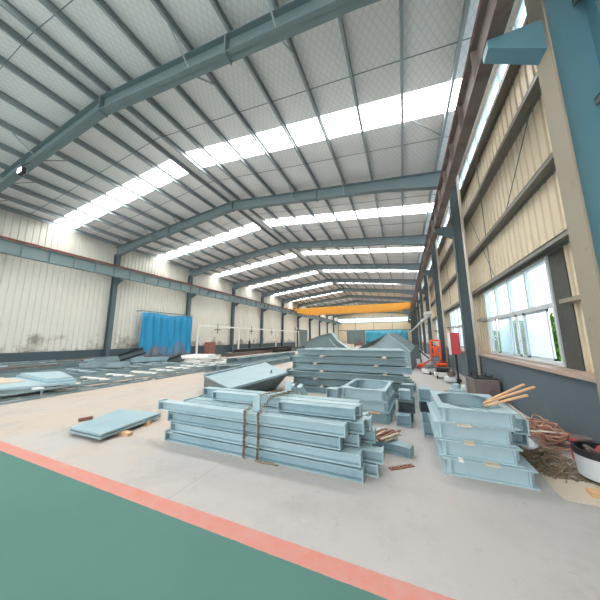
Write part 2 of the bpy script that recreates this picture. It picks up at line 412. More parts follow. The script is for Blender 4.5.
# ------------------------------------------------------------------ steel frame
H = lambda w, h, t, tw: [(-w/2,-h/2),(w/2,-h/2),(w/2,-h/2+t),(tw/2,-h/2+t),(tw/2,h/2-t),(w/2,h/2-t),(w/2,h/2),(-w/2,h/2),(-w/2,h/2-t),(-tw/2,h/2-t),(-tw/2,-h/2+t),(-w/2,-h/2+t)]
def hcol(root, x0, x1, z0, z1, m_web, m_fl, w=.28):
    """parts of an H column: flanges face +-x, web between; local coords"""
    MB().box(x0, x0+.02, -w/2, w/2, z0, z1).build('flange', m_fl, root)
    MB().box(x1-.02, x1, -w/2, w/2, z0, z1).build('flange', m_web, root)
    MB().box(x0+.02, x1-.02, -.012, .012, z0, z1).build('web', m_web, root)
# left columns
lroot = None
for i, y in enumerate(frames):
    nm = ('left wall column behind the blue tarpaulin edge', 'left wall column')
    lab = 'slate steel column on the left wall, %s from the camera' % ORD[i] if i else 'slate steel column on the left wall, the one level with the camera'
    if lroot is None:
        r_ = empty('steel_column', (XL,y,0), 0, lab, 'column', 'left wall columns')
        hcol(r_, -.14, .14, 0, roofz(XL)-.72, 'col', 'col', .26)
        bk = MB(); bk.poly([(.14,-.1,5.4),(.72,-.1,5.4),(.72,-.1,5.28),(.14,-.1,5.0)],[(.14,.1,5.4),(.72,.1,5.4),(.72,.1,5.28),(.14,.1,5.0)]); bk.build('bracket', 'col', r_)
        MB().box(-.2,.25,-.2,.2,0,.03).build('base_plate', 'col', r_)
        lroot = r_; KIDS[r_.name] = list(r_.children) or [o for o in bpy.data.objects if o.parent == r_]
    else:
        c = lroot.copy(); C.objects.link(c); c.location = (XL,y,0); c['label'] = lab
        for ch in KIDS[lroot.name]:
            q = ch.copy(); C.objects.link(q); q.parent = c
# right columns
rroot = None
for i, y in enumerate(frames):
    lab = 'dark slate steel column on the right wall, %s from the camera' % ORD[i]
    near = (i == 1)
    if i == 0 or near or rroot is None:
        if i == 0: lab = 'slate steel column on the right wall, beside the camera'
        if near: lab = 'large teal column with a beige primed face at the right edge of the photo'
        r_ = empty('steel_column', (XR,y,0), 0, lab, 'column', 'right wall columns')
        mw, mf = ('webblue','flange') if near else ('col','col')
        hcol(r_, 0, .46 if near else .3, 0, roofz(XR)-.5, mw, mf, .3 if near else .24)
        bk = MB(); bk.poly([(0,-.1,5.38),(-.55,-.1,5.38),(-.55,-.1,5.26),(0,-.1,4.95)],[(0,.1,5.38),(-.55,.1,5.38),(-.55,.1,5.26),(0,.1,4.95)]); bk.build('bracket', mw, r_)
        MB().box(-.05,.3,-.18,.18,0,.03).build('base_plate', mw, r_)
        if i > 1: rroot = r_; KIDS[r_.name] = [o for o in bpy.data.objects if o.parent == r_]
    else:
        c = rroot.copy(); C.objects.link(c); c.location = (XR,y,0); c['label'] = lab
        for ch in KIDS[rroot.name]:
            q = ch.copy(); C.objects.link(q); q.parent = c

# rafters: one tapered portal rafter per frame (two slopes joined at the ridge)
rbase = None
for i, y in enumerate(frames):
    lab = 'blue-grey roof rafter over the hall, %s portal from the camera' % ORD[i-1] if i else 'blue-grey roof rafter right above the camera'
    if rbase is None:
        r_ = empty('roof_rafter', (XRIDGE,y,8.0), 0, lab, 'rafter', 'portal rafters'); oz = 8.0
        def dep(x): 
            e = min(abs(x-XL), abs(x-XR)); return .46 + max(0, (2.2-e))/2.2*.22
        xs = [XL-.14, XL+2.2, XRIDGE, XR-2.2, XR+.3]
        top = [(x-XRIDGE, roofz(x)-.22-oz) for x in xs]; bot = [(x-XRIDGE, roofz(x)-.22-dep(x)-oz) for x in xs]
        web = MB(); zz = top+bot[::-1]; web.poly([(p[0],-.01,p[1]) for p in zz],[(p[0],.01,p[1]) for p in zz]); web.build('web', 'rafter', r_)
        for pts, sgn in ((top,-1),(bot,1)):
            fl = MB()
            for a, c in zip(pts[:-1], pts[1:]):
                fl.poly([(a[0],-.12,a[1]),(c[0],-.12,c[1]),(c[0],.12,c[1]),(a[0],.12,a[1])],[(a[0],-.12,a[1]+.018*sgn),(c[0],-.12,c[1]+.018*sgn),(c[0],.12,c[1]+.018*sgn),(a[0],.12,a[1]+.018*sgn)])
            fl.build('flange', 'rafter', r_)
        sp = MB()
        for x in (-4.6, 0, 4.6): sp.box(x-.02, x+.02, -.12, .12, roofz(x+XRIDGE)-.22-.52-oz, roofz(x+XRIDGE)-.22-oz)
        sp.build_each('splice_plate', 'rafter', r_)
        fb = MB()
        for x in (-8.15,-5.85,-3.55,3.55,5.85):
            for sg in (-1,1): fb.bar((x, sg*.1, roofz(x+XRIDGE)-.66-oz), (x, sg*.75, roofz(x+XRIDGE)-.18-oz), .03, .03)
        fb.build_each('fly_brace', 'purlin', r_)
        rbase = r_; KIDS[r_.name] = [o for o in bpy.data.objects if o.parent == r_]
    else:
        c = rbase.copy(); C.objects.link(c); c.location = (XRIDGE,y,8.0); c['label'] = lab
        for ch in KIDS[rbase.name]:
            q = ch.copy(); C.objects.link(q); q.parent = c

# purlins: one C section line each, running the length of the roof
px = [1.5,.38,-.76,-1.9,-3.05,-4.2,-5.35,-6.5,-7.45,-8.05,-9.0,-10.15,-11.3,-12.45,-13.6,-14.75,-15.9,-16.9]
Cs = [(-.03,-.1),(.03,-.1),(.03,-.08),(.025,-.08),(.025,-.094),(-.024,-.094),(-.024,.094),(.025,.094),(.025,.08),(.03,.08),(.03,.1),(-.03,.1)]
pmesh = None
for i, x in enumerate(px):
    lab = ('steel roof purlin along the ridge, right one of the pair' if i == 8 else 'steel roof purlin along the ridge, left one of the pair' if i == 9 else
           'steel roof purlin on the right slope, %s up from the right eave' % ORD[i] if i < 8 else 'steel roof purlin on the left slope, %s down from the ridge pair' % ORD[i-10])
    if pmesh is None:
        o = MB().prism(Cs, lambda p,t: (p[0],t,p[1]), Y_BACK, Y_END).build('roof_purlin', 'purlin', origin=(0,0,0)); pmesh = o
    else:
        o = pmesh.copy(); C.objects.link(o)
    o.location = (x,0,roofz(x)-.11); o['label'] = lab; o['category'] = 'purlin'; o['group'] = 'roof purlins'
# sag rods across the purlins
rod = None
for k, y in enumerate(frames):
    for j, dy in enumerate((1.7, 4.4)):
        lab = 'thin tie rod across the roof purlins, %s the rooflight strip of bay %s' % ('before' if j == 0 else 'beyond', ORD[k])
        if rod is None:
            rod = MB(); 
            rod.bar((xl+.3,0,roofz(xl)-.1+.03),(XRIDGE,0,roofz(XRIDGE)-.1),.014); rod.bar((XRIDGE,0,roofz(XRIDGE)-.1),(xr-.5,0,roofz(xr)-.05),.014)
            rod = rod.build('tie_rod', 'greydk', origin=(0,0,0)); o = rod
        else: o = rod.copy(); C.objects.link(o)
        o.location = (0,y+dy,0); o['label'] = lab; o['category'] = 'tie rod'; o['group'] = 'roof tie rods'
tag(MB().bar((1.55,4.1+3.7,roofz(1.55)-.13),(.3,6.6,roofz(.3)-.13),.014).build('brace_rod','greydk'), 'diagonal brace rod under the roof near the right eave', 'brace rod')

# crane runways
for side in (0,1):
    x = -16.42 if side == 0 else 1.36
    w = .24 if side == 0 else .19; lab = ('blue-grey crane runway beam with stiffeners along the left wall' if side == 0 else 'rust brown crane runway beam high along the right columns')
    r_ = empty('crane_runway_beam', (x,0,5.4), 0, lab, 'crane beam')
    hh = .62
    b = MB().prism(H(w, hh, .02, .014), lambda p,t: (p[0],t,p[1]+hh/2), Y_BACK, Y_END-.4)
    y = Y_BACK+.5
    b.build('beam', 'rwy' if side == 0 else 'rust', r_)
    b = MB()
    while y < Y_END-1: b.box(-w/2+.01, w/2-.01, y-.008, y+.008, .02, hh-.02); y += 1.0
    b.build_each('stiffener', 'rwy' if side == 0 else 'rust', r_)
    MB().box(-w/2-.01, w/2+.01, Y_BACK, Y_END-.4, hh, hh+.03).build('flange_strip', 'rail', r_)
    MB().prism([(-.05,0),(.05,0),(.05,.015),(.012,.03),(.012,.08),(.03,.09),(.03,.12),(-.03,.12),(-.03,.09),(-.012,.08),(-.012,.03),(-.05,.015)], lambda p,t: (p[0],t,p[1]+hh+.03), Y_BACK, Y_END-.4).build('crane_rail', 'rail', r_)

# wall girts on the right
gz = [(2.98,'just above the windows'),(4.16,'halfway between windows and clerestory'),(5.55,'the second below the clerestory'),(6.62,'right under the clerestory')]
for i, (z, w) in enumerate(gz):
    b = MB(); b.box(2.16, 2.38, Y_BACK, Y_END, z-.01, z+.01); b.box(2.16, 2.18, Y_BACK, Y_END, z-.07, z+.01); b.box(2.36, 2.38, Y_BACK, Y_END, z-.07, z)
    tag(b.build('wall_girt', 'girt', origin=(0,0,z)), 'dark steel girt along the right wall, '+w, 'girt', 'right wall girts')
# short trimmers either side of windows (mid-height rail stubs) and sag bars
n_ = 0
for k in range(-1, 6):
    y0, y1 = win_y(k)
    b = MB()
    b.bar((2.24, y0+2.4, 2.98), (2.24, y0+2.4, 6.62), .02)
    o = b.build('girt_hanger', 'girt'); tag(o, 'vertical hanger bar tying the right wall girts, %s bay' % (ORD[k] if k>=0 else 'bay beside the camera of the'), 'hanger bar', 'girt hangers')
for k in range(0, 6):
    y0, y1 = win_y(k)
    o = MB().box(2.2,2.38,y1+.02,F0+PITCH*(k+1)-.14,2.02,2.1).build('window_trimmer','girt'); tag(o, 'short steel trimmer rail beyond the right window of the %s bay' % ORD[k], 'rail', 'window trimmers')
tag(MB().box(2.2,2.38,F0+.17,F0+1.39,2.02,2.08).build('window_trimmer','flange'), 'beige trimmer rail between dark post and teal column', 'rail')
tag(MB().bar((2.3,4.9,5.47),(2.3,6.6,4.19),.014).build('brace_rod','greydk'), 'thin diagonal rod on the beige sheet between two girts', 'brace rod')
tag(MB().bar((2.3,9.2,5.47),(2.3,7.6,3.01),.012).build('brace_rod','greydk'), 'thin diagonal rod low on the beige sheet beside the white pipe', 'brace rod')

# downpipes by the right columns
for k in range(1, 7):
    y = F0+PITCH*k+.02; 
    o = MB().tube([(2.08,y-.3,.02),(2.08,y-.3,7.1)], .045, 12).build('drain_pipe', 'tube', smooth=True)
    tag(o, 'pale plastic drain pipe beside the %s column of the right wall' % ORD[k], 'pipe', 'drain pipes')
    
# cable tray along the right columns
t = empty('cable_tray', (1.62,17.0,2.95), 0, 'pale cable tray running along the right columns above the forklift', 'cable tray')
MB().box(-.1,.1,0,48,-.02,.0).build('tray','alu',t)
b = MB(); b.box(-.1,-.085,0,48,0,.09); b.box(.085,.1,0,48,0,.09); b.build_each('side_rail','alu',t)
MB().box(-.28,.12,-.2,1.2,.02,.2).build('junction_box','white',t)

# ------------------------------------------------------------------ travelling crane
cr = empty('bridge_crane', (-7.5,38,5.45), 0, 'yellow travelling bridge crane spanning the hall in the distance', 'crane')
span0, span1 = -8.72, 8.74
for s, y in ((0,-.7),(1,.7)):
    b = MB(); N = 10
    top = []; 
    prof = [(span0,.35),(span0+1.4,.0),(span1-1.4,.0),(span1,.35),(span1,1.05),(span0,1.05)]
    b.poly([(p[0],y-.2,p[1]) for p in prof],[(p[0],y+.2,p[1]) for p in prof])
    g = b.build('girder','yellow',cr)
    rb = MB(); x = span0+1
    while x < span1: rb.box(x-.02,x+.02,y-.215,y+.215,.12,.95); x += 1.5
    rb.build_each('rib','yellow',g)
for x in (-8.92, 8.92):
    e = MB().box(x-.14,x+.14,-1.6,1.6,.84,1.12).build('end_carriage','yellow',cr)
    w_ = MB(); 
    for yy in (-1.3,1.3): w_.tube([(x-.06,yy,.85),(x+.06,yy,.85)],.11,14)
    w_.build_each('wheel','black',e)
hs = MB().box(6.6,7.9,-.5,.5,.25,.8).build('hoist','black',cr)
MB().tube([(7.2,0,.3),(7.2,0,-.35)],.02,8).build('hoist_rope','black',hs)
MB().box(7.05,7.35,-.12,.12,-.6,-.35).build('hook_block','yellow',hs)

# ------------------------------------------------------------------ left side fittings
# blue tarpaulin
b = MB(); N = 90; rows = 8; y0, y1 = 11.25, 15.6
for j in range(rows+1):
    for i in range(N+1):
        t = i/N; z = 3.38-(3.38-.12)*j/rows
        b.v.append((-16.66+.07*math.sin(t*46+.5*math.sin(j*.8))+.03*math.sin(t*19+j)+.02*j/rows, y0+(y1-y0)*t, z + (.06*math.sin(t*9) if j == 0 else 0)))
for j in range(rows):
    for i in range(N):
        a = j*(N+1)+i; b.f.append((a,a+1,a+N+2,a+N+1))
M['tarp'] = panelmat('blue_tarp_stained', (30,138,184), (128,110,108), .95, .75)
o = b.build('tarpaulin', 'tarp', smooth=True, origin=(0,0,0)); sm = o.modifiers.new('Solidify','SOLIDIFY'); sm.thickness = .01
tag(o, 'bright blue tarpaulin curtain with muddy foot hanging on left wall', 'tarpaulin')
tr = empty('curtain_rail', (-16.66,13.4,3.5), 0, 'thin rail carrying the blue tarpaulin', 'rail')
MB().tube([(0,-2.3,0),(0,2.3,0)],.03,10).build('pipe','greydk',tr)
bb = MB(); 
for yy in (-2.2,2.2): bb.bar((0,yy,0),(-.6,yy,0),.04)
bb.build_each('bracket','greydk',tr)

# white pipe barrier frame along left wall
f = empty('pipe_frame', (-16.2,15.9,0), 0, 'long white steel goalpost frame along the left wall beyond the tarpaulin', 'frame')
MB().box(-.05,.05,0,22,2.62,2.76).build('top_rail','white',f)
for yy in (0,5.7,14,22): MB().box(-.06,.06,yy-.06,yy+.06,0,2.62).build('post','white',f)
for i_, yy in enumerate((2.3,7.9,12.6)):
    hk = empty('hanging_hook', (-16.09,15.9+yy,2.1), 0, 'small dark tool hanger on the white frame, %s along it' % ORD[i_], 'hanger', 'tool hangers')
    MB().box(.0,.03,-.03,.03,-.1,.86).build('stem','black',hk); MB().box(-.05,.05,-.35,.35,.25,.32).build('crossbar','black',hk)

cb = empty('tool_cabinet', (-15.9,17.1,0), 0, 'brown metal cabinet standing beside the white frame post', 'cabinet')
MB().box(-.3,.3,-.35,.35,0,1.25).build('body','brown',cb,bevel=.01); 
for s_ in (-1,1):
    dr = MB().box(.3,.315,min(0,s_*.34),max(0,s_*.34),.05,1.2).build('door','brown',cb); MB().box(.315,.33,s_*.04-.01,s_*.04+.01,.6,.7).build('handle','black',dr)

def ibeam(name, p0, p1, w, h, m, label, cat='beam', group=None, t=.012, ends=True, endplate=None, base=True, epz=0):
    """I beam from p0 to p1 (bottom centre points)"""
    a, c = Vector(p0), Vector(p1); d = c-a; L = d.length; ang = math.atan2(d.y,d.x)
    r_ = empty(name, a, ang, label, cat, group)
    pit = math.atan2(d.z, math.hypot(d.x,d.y))
    if abs(pit) > 1e-4: r_.rotation_euler = (0,-pit,ang)
    MB().prism(H(w,h,t,t*.8), lambda p,q: (q,p[0],p[1]+h/2), 0, L).build('beam_section', m, r_)
    ep = .012 if endplate is None else endplate
    if ep or epz:
        for x in (0, L):
            o = MB().box(x-.008,x+.008,-w/2-ep,w/2+ep,0,h+epz).build('end_plate', m, r_)
    return r_

# dark stock stacked along the far left
k_ = 0
wd = ['front','middle','rear']
for (x, y0, y1, z, h, m, lb) in [(-13.9,17.0,30,0,.3,'rust','rust red long beam lying lowest in front at the far left stack'),
      (-14.3,17.5,31,0,.3,'black','blackened long beam behind the rust red one, far left stack'),
      (-14.7,17.2,29,0,.3,'greydk','grey long beam at the back of the far left stack bottom layer'),
      (-14.15,18.2,30.5,.3,.28,'black','blackened long beam on top of the far left stack'),
      (-14.5,18.6,31,.3,.28,'greydk','grey long beam on top at the back of the far left stack'),
      (-13.0,24,37,0,.4,'black','deep black beam further down the hall beside the far left stack'),
      (-13.4,24,37.5,0,.4,'black','deep black beam behind another, far down the left side'),
      (-12.5,27,38,0,.35,'greydk','grey deep beam far down the left side, nearest the aisle')]:
    ibeam('long_beam', (x,y0,z), (x,y1,z), .25, h, m, lb, 'beam', 'dark beams far left', endplate=0)
gc = empty('gas_cylinder', (-15.3,22.3,0), 0, 'dark upright gas cylinder against the far left wall', 'gas cylinder')
MB().lathe([(.0,0),(.12,0),(.12,1.15),(.1,1.3),(.03,1.36),(.03,1.45)],(0,0,0),18).build('body','black',gc,smooth=True); MB().lathe([(0,1.45),(.045,1.45),(.045,1.58),(0,1.58)],(0,0,0),12).build('valve_cap','rust',gc)

# ------------------------------------------------------------------ left pile of lattice frames
def truss(x0, x1, y0, y1, z, step, m, label, rz=0):
    w = x1-x0; Ly = y1-y0
    r_ = empty('lattice_frame', (x0,y0,z), rz, label, 'lattice frame', 'lattice frames on the left floor')
    D_ = .24 if z < .02 else .1; pale = z < .02 and x1 > -9.5
    for xx in ((0, w*.28, w*.72, w) if pale else (0, w)):
        for zz in (0, D_-.045): MB().box(xx-.03,xx+.03,0,Ly,zz,zz+.045).build('chord', m, r_)
    n = int(Ly/step); b = MB(); v = MB()
    for i in range(n+1):
        yy = min(Ly-.04, .04+i*step)
        MB().box(.03,w-.03,yy-(.06 if pale else .035),yy+(.06 if pale else .035),D_-.045,D_+(.012 if pale else 0)).build('rung', 'white' if pale else 'blue' if (i*7+int(abs(x0)*3))%3 == 0 else m, r_)
        if D_ > .2:
            for xx in (0,w): v.box(xx-.02,xx+.02,yy-.02,yy+.02,.045,D_-.045)
    if D_ > .2: v.build_each('upright', m, r_)
    for i in range(n):
        b.bar((.03,.03+i*step,.03),(w-.03,.03+(i+1)*step,.03),.03)
    b.build('diagonal', m if not pale else 'greydk', r_)
    return r_
TR = [(-10.45,-8.92,.3,6.6,.0,.8,'bluedk','grey lattice frame lying nearest the aisle, near end'),
(-10.35,-8.85,6.75,13.0,.0,.8,'bluedk','grey lattice frame lying nearest the aisle, far end'),
(-11.7,-10.6,.5,7.3,.0,.7,'bluedk','grey lattice frame second from the aisle on the floor'),
(-11.7,-10.6,5.0,9.3,.25,.6,'bluedk','grey lattice frame stacked on the second row'),
(-12.9,-11.9,0.5,9.6,.0,.65,'greydk','dark lattice frame third from the aisle'),
(-12.9,-11.9,5.1,10.0,.25,.65,'bluedk','grey lattice frame stacked on the third row'),
(-14.1,-13.1,0.5,10.0,.0,.7,'bluedk','grey lattice frame fourth from the aisle'),
(-14.1,-13.1,0.9,10.2,.25,.7,'bluedk','grey lattice frame stacked on the fourth row, lower'),
(-14.1,-13.1,0.7,7.0,.36,.7,'greydk','dark lattice frame on top of the fourth row'),
(-15.3,-14.3,1.5,10.5,.0,.7,'greydk','dark lattice frame fifth from the aisle near the wall'),
(-15.3,-14.3,1.8,10.4,.25,.7,'bluedk','grey lattice frame stacked on the fifth row, lower'),
(-15.3,-14.3,1.2,9.5,.36,.7,'bluedk','grey lattice frame on top of the fifth row'),
(-16.5,-15.5,2.0,11.0,.0,.8,'bluedk','grey lattice frame lying along the left plinth'),
(-16.5,-15.5,2.5,11.0,.25,.8,'bluedk','grey lattice frame stacked along the left plinth, middle'),
(-16.5,-15.5,4.0,10.8,.36,.8,'bluedk','grey lattice frame on top along the left plinth'),
(-11.7,-10.6,7.6,12.6,.0,.6,'bluedk','grey lattice frame on the floor before the white trays'),
(-12.9,-11.9,10.2,14.0,.0,.6,'bluedk','grey lattice frame below the white trays'),
(-14.1,-13.1,10.6,14.4,.0,.6,'bluedk','grey lattice frame in front of the blue tarpaulin')]
for a in TR: truss(*a)

random.seed(21)
spots = [(-15.9,.49),(-14.8,.47),(-13.6,.47)]
for i in range(24):
    x, z = spots[i%3]; x += -.35+.1*(i//3); y = random.uniform(2.5,8.0) if i%3 != 2 else random.uniform(2.0,5.0); a = random.uniform(-.04,.04); L = random.uniform(1.0,2.4)
    q = Vector((math.sin(a)*L, math.cos(a)*L, 0))
    lb = MB(); lb.bar((x,y,z), Vector((x,y,z))+q, .07, .012); lb.bar((x+.035,y,z+.03), Vector((x+.035,y,z+.03))+q, .012, .07)
    tag(lb.build('angle_bar', ('blue','bluedk','greydk','rust')[i%4]), ('pale blue','dull grey','dark grey','rusty brown')[i%4]+' loose angle bar lying on top of the left lattice frames', 'angle bar', 'loose angle bars on the left pile')

def plate(pts, z, t, m, name, label, cat, group=None, lip=0):
    """flat plate from four floor corners"""
    c = Vector((sum(p[0] for p in pts)/len(pts), sum(p[1] for p in pts)/len(pts), z))
    b = MB().poly([(p[0],p[1],z+t) for p in pts],[(p[0],p[1],z) for p in pts])
    if lip:
        n = len(pts)
        r_ = empty(name, c, 0, label, cat, group)
        b.v = [(v[0]-c.x,v[1]-c.y,v[2]-c.z) for v in b.v]; b.build('sheet', m, r_)
        for k in range(n):
            p, q = Vector((*pts[k],0)), Vector((*pts[(k+1)%n],0)); 
            MB().bar((p.x-c.x,p.y-c.y,t+lip/2),(q.x-c.x,q.y-c.y,t+lip/2),.025,lip).build('rim', m, r_)
        return r_
    return tag(b.build(name, m, bevel=.003), label, cat, group)
# plates on the lattice frames
plate([(-12.8,2.9),(-9.7,2.5),(-8.98,4.3),(-11.8,4.2)], .245, .06, 'blue', 'steel_plate', 'pale blue plate on the left lattice frames, lowest of the stack', 'plate', 'plates on the left pile')
plate([(-12.6,2.95),(-10.7,2.85),(-10.35,3.75),(-12.0,3.75)], .306, .03, 'plywood', 'steel_plate', 'dusty beige plate lying on the lowest pale blue plate at the left edge', 'plate', 'plates on the left pile')
plate([(-12.0,4.05),(-9.3,3.8),(-9.1,4.35),(-11.3,4.9)], .306, .06, 'blue2', 'steel_plate', 'blue plate in the middle of the stack on the left frames', 'plate', 'plates on the left pile')
plate([(-12.0,4.15),(-9.5,3.85),(-9.3,4.35),(-11.4,4.95)], .367, .05, 'blue', 'steel_plate', 'top pale blue plate of the stack on the left frames', 'plate', 'plates on the left pile')
# channels; on the propped ones inner shade is painted as dark colour
def channel(p0, p1, w, h, m, label, tilt=0, pit=0):
    a, c = Vector(p0), Vector(p1); d = c-a
    r_ = empty('steel_channel', a, math.atan2(d.y,d.x), label, 'channel', 'channels on the left pile'); r_.rotation_euler = (tilt, -pit, math.atan2(d.y,d.x))
    MB().box(0,d.length,-w/2,w/2,0,.012).build('channel_web', m, r_)
    for s in (-1,1): MB().box(0,d.length,s*w/2-.006,s*w/2+.006,.012,h).build('channel_flange', m, r_)
    return r_
channel((-13.9,8.4,.5),(-13.5,9.5,.5),.34,.22,'mesh','shade-darkened open steel channel propped up on the pile in front of the left column', .9, .3)
channel((-11.35,9.3,.28),(-11.3,10.1,.28),.34,.22,'mesh','shade-darkened open steel channel propped up left of the white trays', .9, .25)
channel((-12.9,8.4,.37),(-12.2,9.9,.37),.5,.2,'blue2','pale blue channel lying between the dark channels on the left')
channel((-12.6,6.2,.37),(-10.9,6.9,.37),.4,.2,'bluedk','grey channel lying across the left lattice frames')
# white trays
for i_, (x, y, z, a, lb) in enumerate([(-11.1,10.7,.25,.2,'white sheet metal tray lying at the near end of the tray pile'),(-12.2,12.6,.25,.05,'white sheet metal tray at the far end of the tray pile'),(-11.5,11.5,.42,.3,'white sheet metal tray stacked on top of the tray pile'),(-13.9,14.0,.25,.1,'white sheet metal tray on the floor before the blue tarpaulin')]):
    r_ = empty('metal_tray', (x,y,z), a, lb, 'tray', 'white trays on the left')
    MB().box(-.8,.8,-.55,.55,0,.015).build('tray_base','white',r_)
    for (u0,u1,v0,v1) in ((-.8,.8,-.56,-.545),(-.8,.8,.545,.56),(-.81,-.795,-.55,.55),(.795,.81,-.55,.55)): MB().box(u0,u1,v0,v1,0,.16).build('tray_side','white',r_)
    MB().box(-.02,.02,-.54,.54,.015,.1).build('divider','greydk',r_)

# long grey girders behind the hopper
for i, (x,z) in enumerate([(-8.6,0),(-8.15,0),(-7.7,0),(-7.25,0),(-8.35,.27),(-7.9,.27)]):
    ibeam('long_beam', (x,9.0+.3*i,z), (x+.1,16.5+.2*i,z), .24, .27, 'bluedk', 'grey long beam behind the hopper panel, '+['leftmost on the floor','second from left on the floor','third from left on the floor','rightmost on the floor','upper left one','upper right one'][i], 'beam', 'grey beams behind the hopper', endplate=0)

# two grey plates lying on timber, near left
pl = [(-5.45,2.62),(-4.42,2.6),(-4.0,3.02),(-4.62,3.98),(-5.95,3.75)]
pl = [(-5.3,2.56),(-4.45,2.62),(-4.52,3.66),(-5.82,3.6)]
for i, z in enumerate((.05,.09)):
    q = [(a+.03*(1-i), c-.02*(1-i)) for a, c in [(-5.08,2.42),(-4.27,2.44),(-4.42,3.54),(-5.46,3.4)]]
    plate(q, z, .028, 'bluedk' if i == 0 else 'blue2', 'steel_plate', ['lower grey steel plate lying alone on the open floor','upper pale steel plate lying alone on the open floor'][i], 'plate')
tag(MB().bar((-5.26,2.62,.15),(-5.2,2.8,.15),.06,.05).build('timber_block','brown'), 'brown scrap block at the left corner of the lone plates', 'block')
tag(MB().box(-4.6,-4.12,2.74,2.82,0,.05).build('timber_block','wood'), 'timber bearer sticking out under the lone steel plates', 'timber')
tag(MB().box(-5.3,-4.3,3.2,3.27,0,.05).build('timber_block','wood'), 'timber bearer below the far side of the lone plates', 'timber')

# ------------------------------------------------------------------ hopper panel
hp = empty('hopper_panel', (-4.9,6.0,0), 0, 'large folded blue-grey steel hopper panel lying tilted on the floor', 'hopper')
o_ = Vector((-4.9,6.0,0)); V = lambda *p: tuple(Vector(p)-o_)
A, B, Cc, D = (-4.94,5.19,.55), (-5.47,9.15,.55), (-3.12,6.5,.55), (-3.2,4.06,.55)
def quad(name, a, b, c, d, m, t=.03):
    n = ((Vector(b)-Vector(a)).cross(Vector(d)-Vector(a))).normalized()*t
    if n.z > 0: n = -n
    P = [Vector(q) for q in (a,b,c,d)]
    MB().poly([tuple(p-o_) for p in P],[tuple(p+n-o_) for p in P]).build(name, m, hp)
quad('top_plate', A, B, Cc, D, 'blue2')
lip = MB(); lip.bar(V(*A), V(*B), .1, .09); lip.build('edge_flange','bluedk',hp)
fl = MB(); fl.bar(V(*D), V(*Cc), .05, .05); fl.build('front_flange','blue2',hp)
A0, B0, C0, D0 = (-6.1,6.4,0), (-6.1,9.3,0), (-3.75,6.9,0), (-3.9,5.0,0)
def side(name, a, b, c, d, m='greydk'):
    P = [Vector(q) for q in (a,b,c,d)]; n = (P[1]-P[0]).cross(P[2]-P[0]); 
    if n.length < 1e-6: n = Vector((0,1,0))
    n = n.normalized()*.02
    MB().poly([tuple(p-o_) for p in P],[tuple(p+n-o_) for p in P]).build(name, m, hp)
side('front_plate', D0, C0, Cc, D)
side('end_plate', A0, D0, D, A)
side('back_plate', B0, A0, A, B)
side('end_plate', C0, B0, B, Cc)
tag(MB().lathe([(0,0),(.05,0),(.05,.02),(.02,.03),(.02,.1),(0,.1)],(-4.0,6.3,.47),12).build('lifting_eye','greydk',hp) if False else MB().lathe([(0,.0),(.05,.0),(.05,.06),(.02,.08),(.02,.14),(0,.14)],V(-3.55,6.3,.5),12).build('lifting_eye','greydk',hp), None)

# ------------------------------------------------------------------ girder stack behind (long pale beams)
lay = 6; hh = .166; gp = .04
for L_ in range(lay):
    for c_ in range(4):
        yy = 6.93+c_*.42+(L_%2)*.05+(.0,.0,.0,.05,.1,.2)[L_]; sx = [0,.12,-.1,.06,-.05,.1][L_]
        sy = ('front','second','third','back')[c_]
        lv = ['bottom','second','third','fourth','fifth','top'][L_]
        ibeam('steel_girder', (-3.2+sx+.05*c_,yy,L_*(hh+gp)+.0), (.06+sx*1.2-.04*c_-(.18 if L_==5 else 0),yy,L_*(hh+gp)), .3, hh, 'bluemid' if (L_+c_)%3 else 'blue2',
              'faded blue girder in the tall rear stack, %s layer, %s row' % (lv, sy), 'girder', 'girders in the tall rear stack', endplate=.0, epz=gp if L_ < 5 else 0, t=.016)
nb = 0
for L_ in range(1, lay):
    for j_, x in enumerate((-2.4,-.7)):
        nm_ = ['lower left','lower right','left','right','upper left','upper right','topmost left','topmost right','left under the top layer','right under the top layer'][nb]; nb += 1
        tag(MB().box(x-.05+.2*(L_%2),x+.05+.2*(L_%2),6.77,7.5,L_*(hh+gp)-gp,L_*(hh+gp)).build('spacer_slat','plywood'), 'thin timber slat between girders of the rear stack, '+nm_, 'timber', 'slats in the rear stack')

# ------------------------------------------------------------------ curved gusset girders further back
def screen_thing(): pass
cg = empty('curved_girder', (-3.1,11.2,0), 0, 'large grey steel girder with a swept concave edge standing behind the rear stack', 'girder')
prof = [(-1.35,0),(-1.35,1.25),(-.95,1.5),(-.5,1.66),(-.1,1.74),(.05,1.74),(.3,1.4),(.69,1.12),(1.07,.98),(1.5,.91),(1.8,.88),(1.8,0)]
MB().poly([(p[0],-.015,p[1]) for p in prof],[(p[0],.015,p[1]) for p in prof]).build('web_plate','greydk',cg)
fb = MB()
for a, c in zip(prof[5:10], prof[6:11]): fb.poly([(a[0],-.2,a[1]),(c[0],-.2,c[1]),(c[0],.25,c[1]),(a[0],.25,a[1])],[(a[0],-.2,a[1]+.03),(c[0],-.2,c[1]+.03),(c[0],.25,c[1]+.03),(a[0],.25,a[1]+.03)])
fb.build('curved_flange','blue',cg)
fb = MB()
for a, c in zip(prof[1:5], prof[2:6]): fb.poly([(a[0],-.1,a[1]),(c[0],-.1,c[1]),(c[0],.3,c[1]),(a[0],.3,a[1])],[(a[0],-.1,a[1]+.02),(c[0],-.1,c[1]+.02),(c[0],.3,c[1]+.02),(a[0],.3,a[1]+.02)])
fb.build('top_flange','greydk',cg)
fb = MB()
for a, c in zip([(-.1,1.5),(.1,1.25),(.45,.98),(.9,.84)],[(.1,1.25),(.45,.98),(.9,.84),(1.75,.76)]): fb.bar((a[0],-.04,a[1]),(c[0],-.04,c[1]),.05,.03)
fb.build('stiffening_strip','blue',cg)
ft = MB().box(-1.35,1.8,-.2,.25,0,.03).build('foot_flange','greydk',cg)

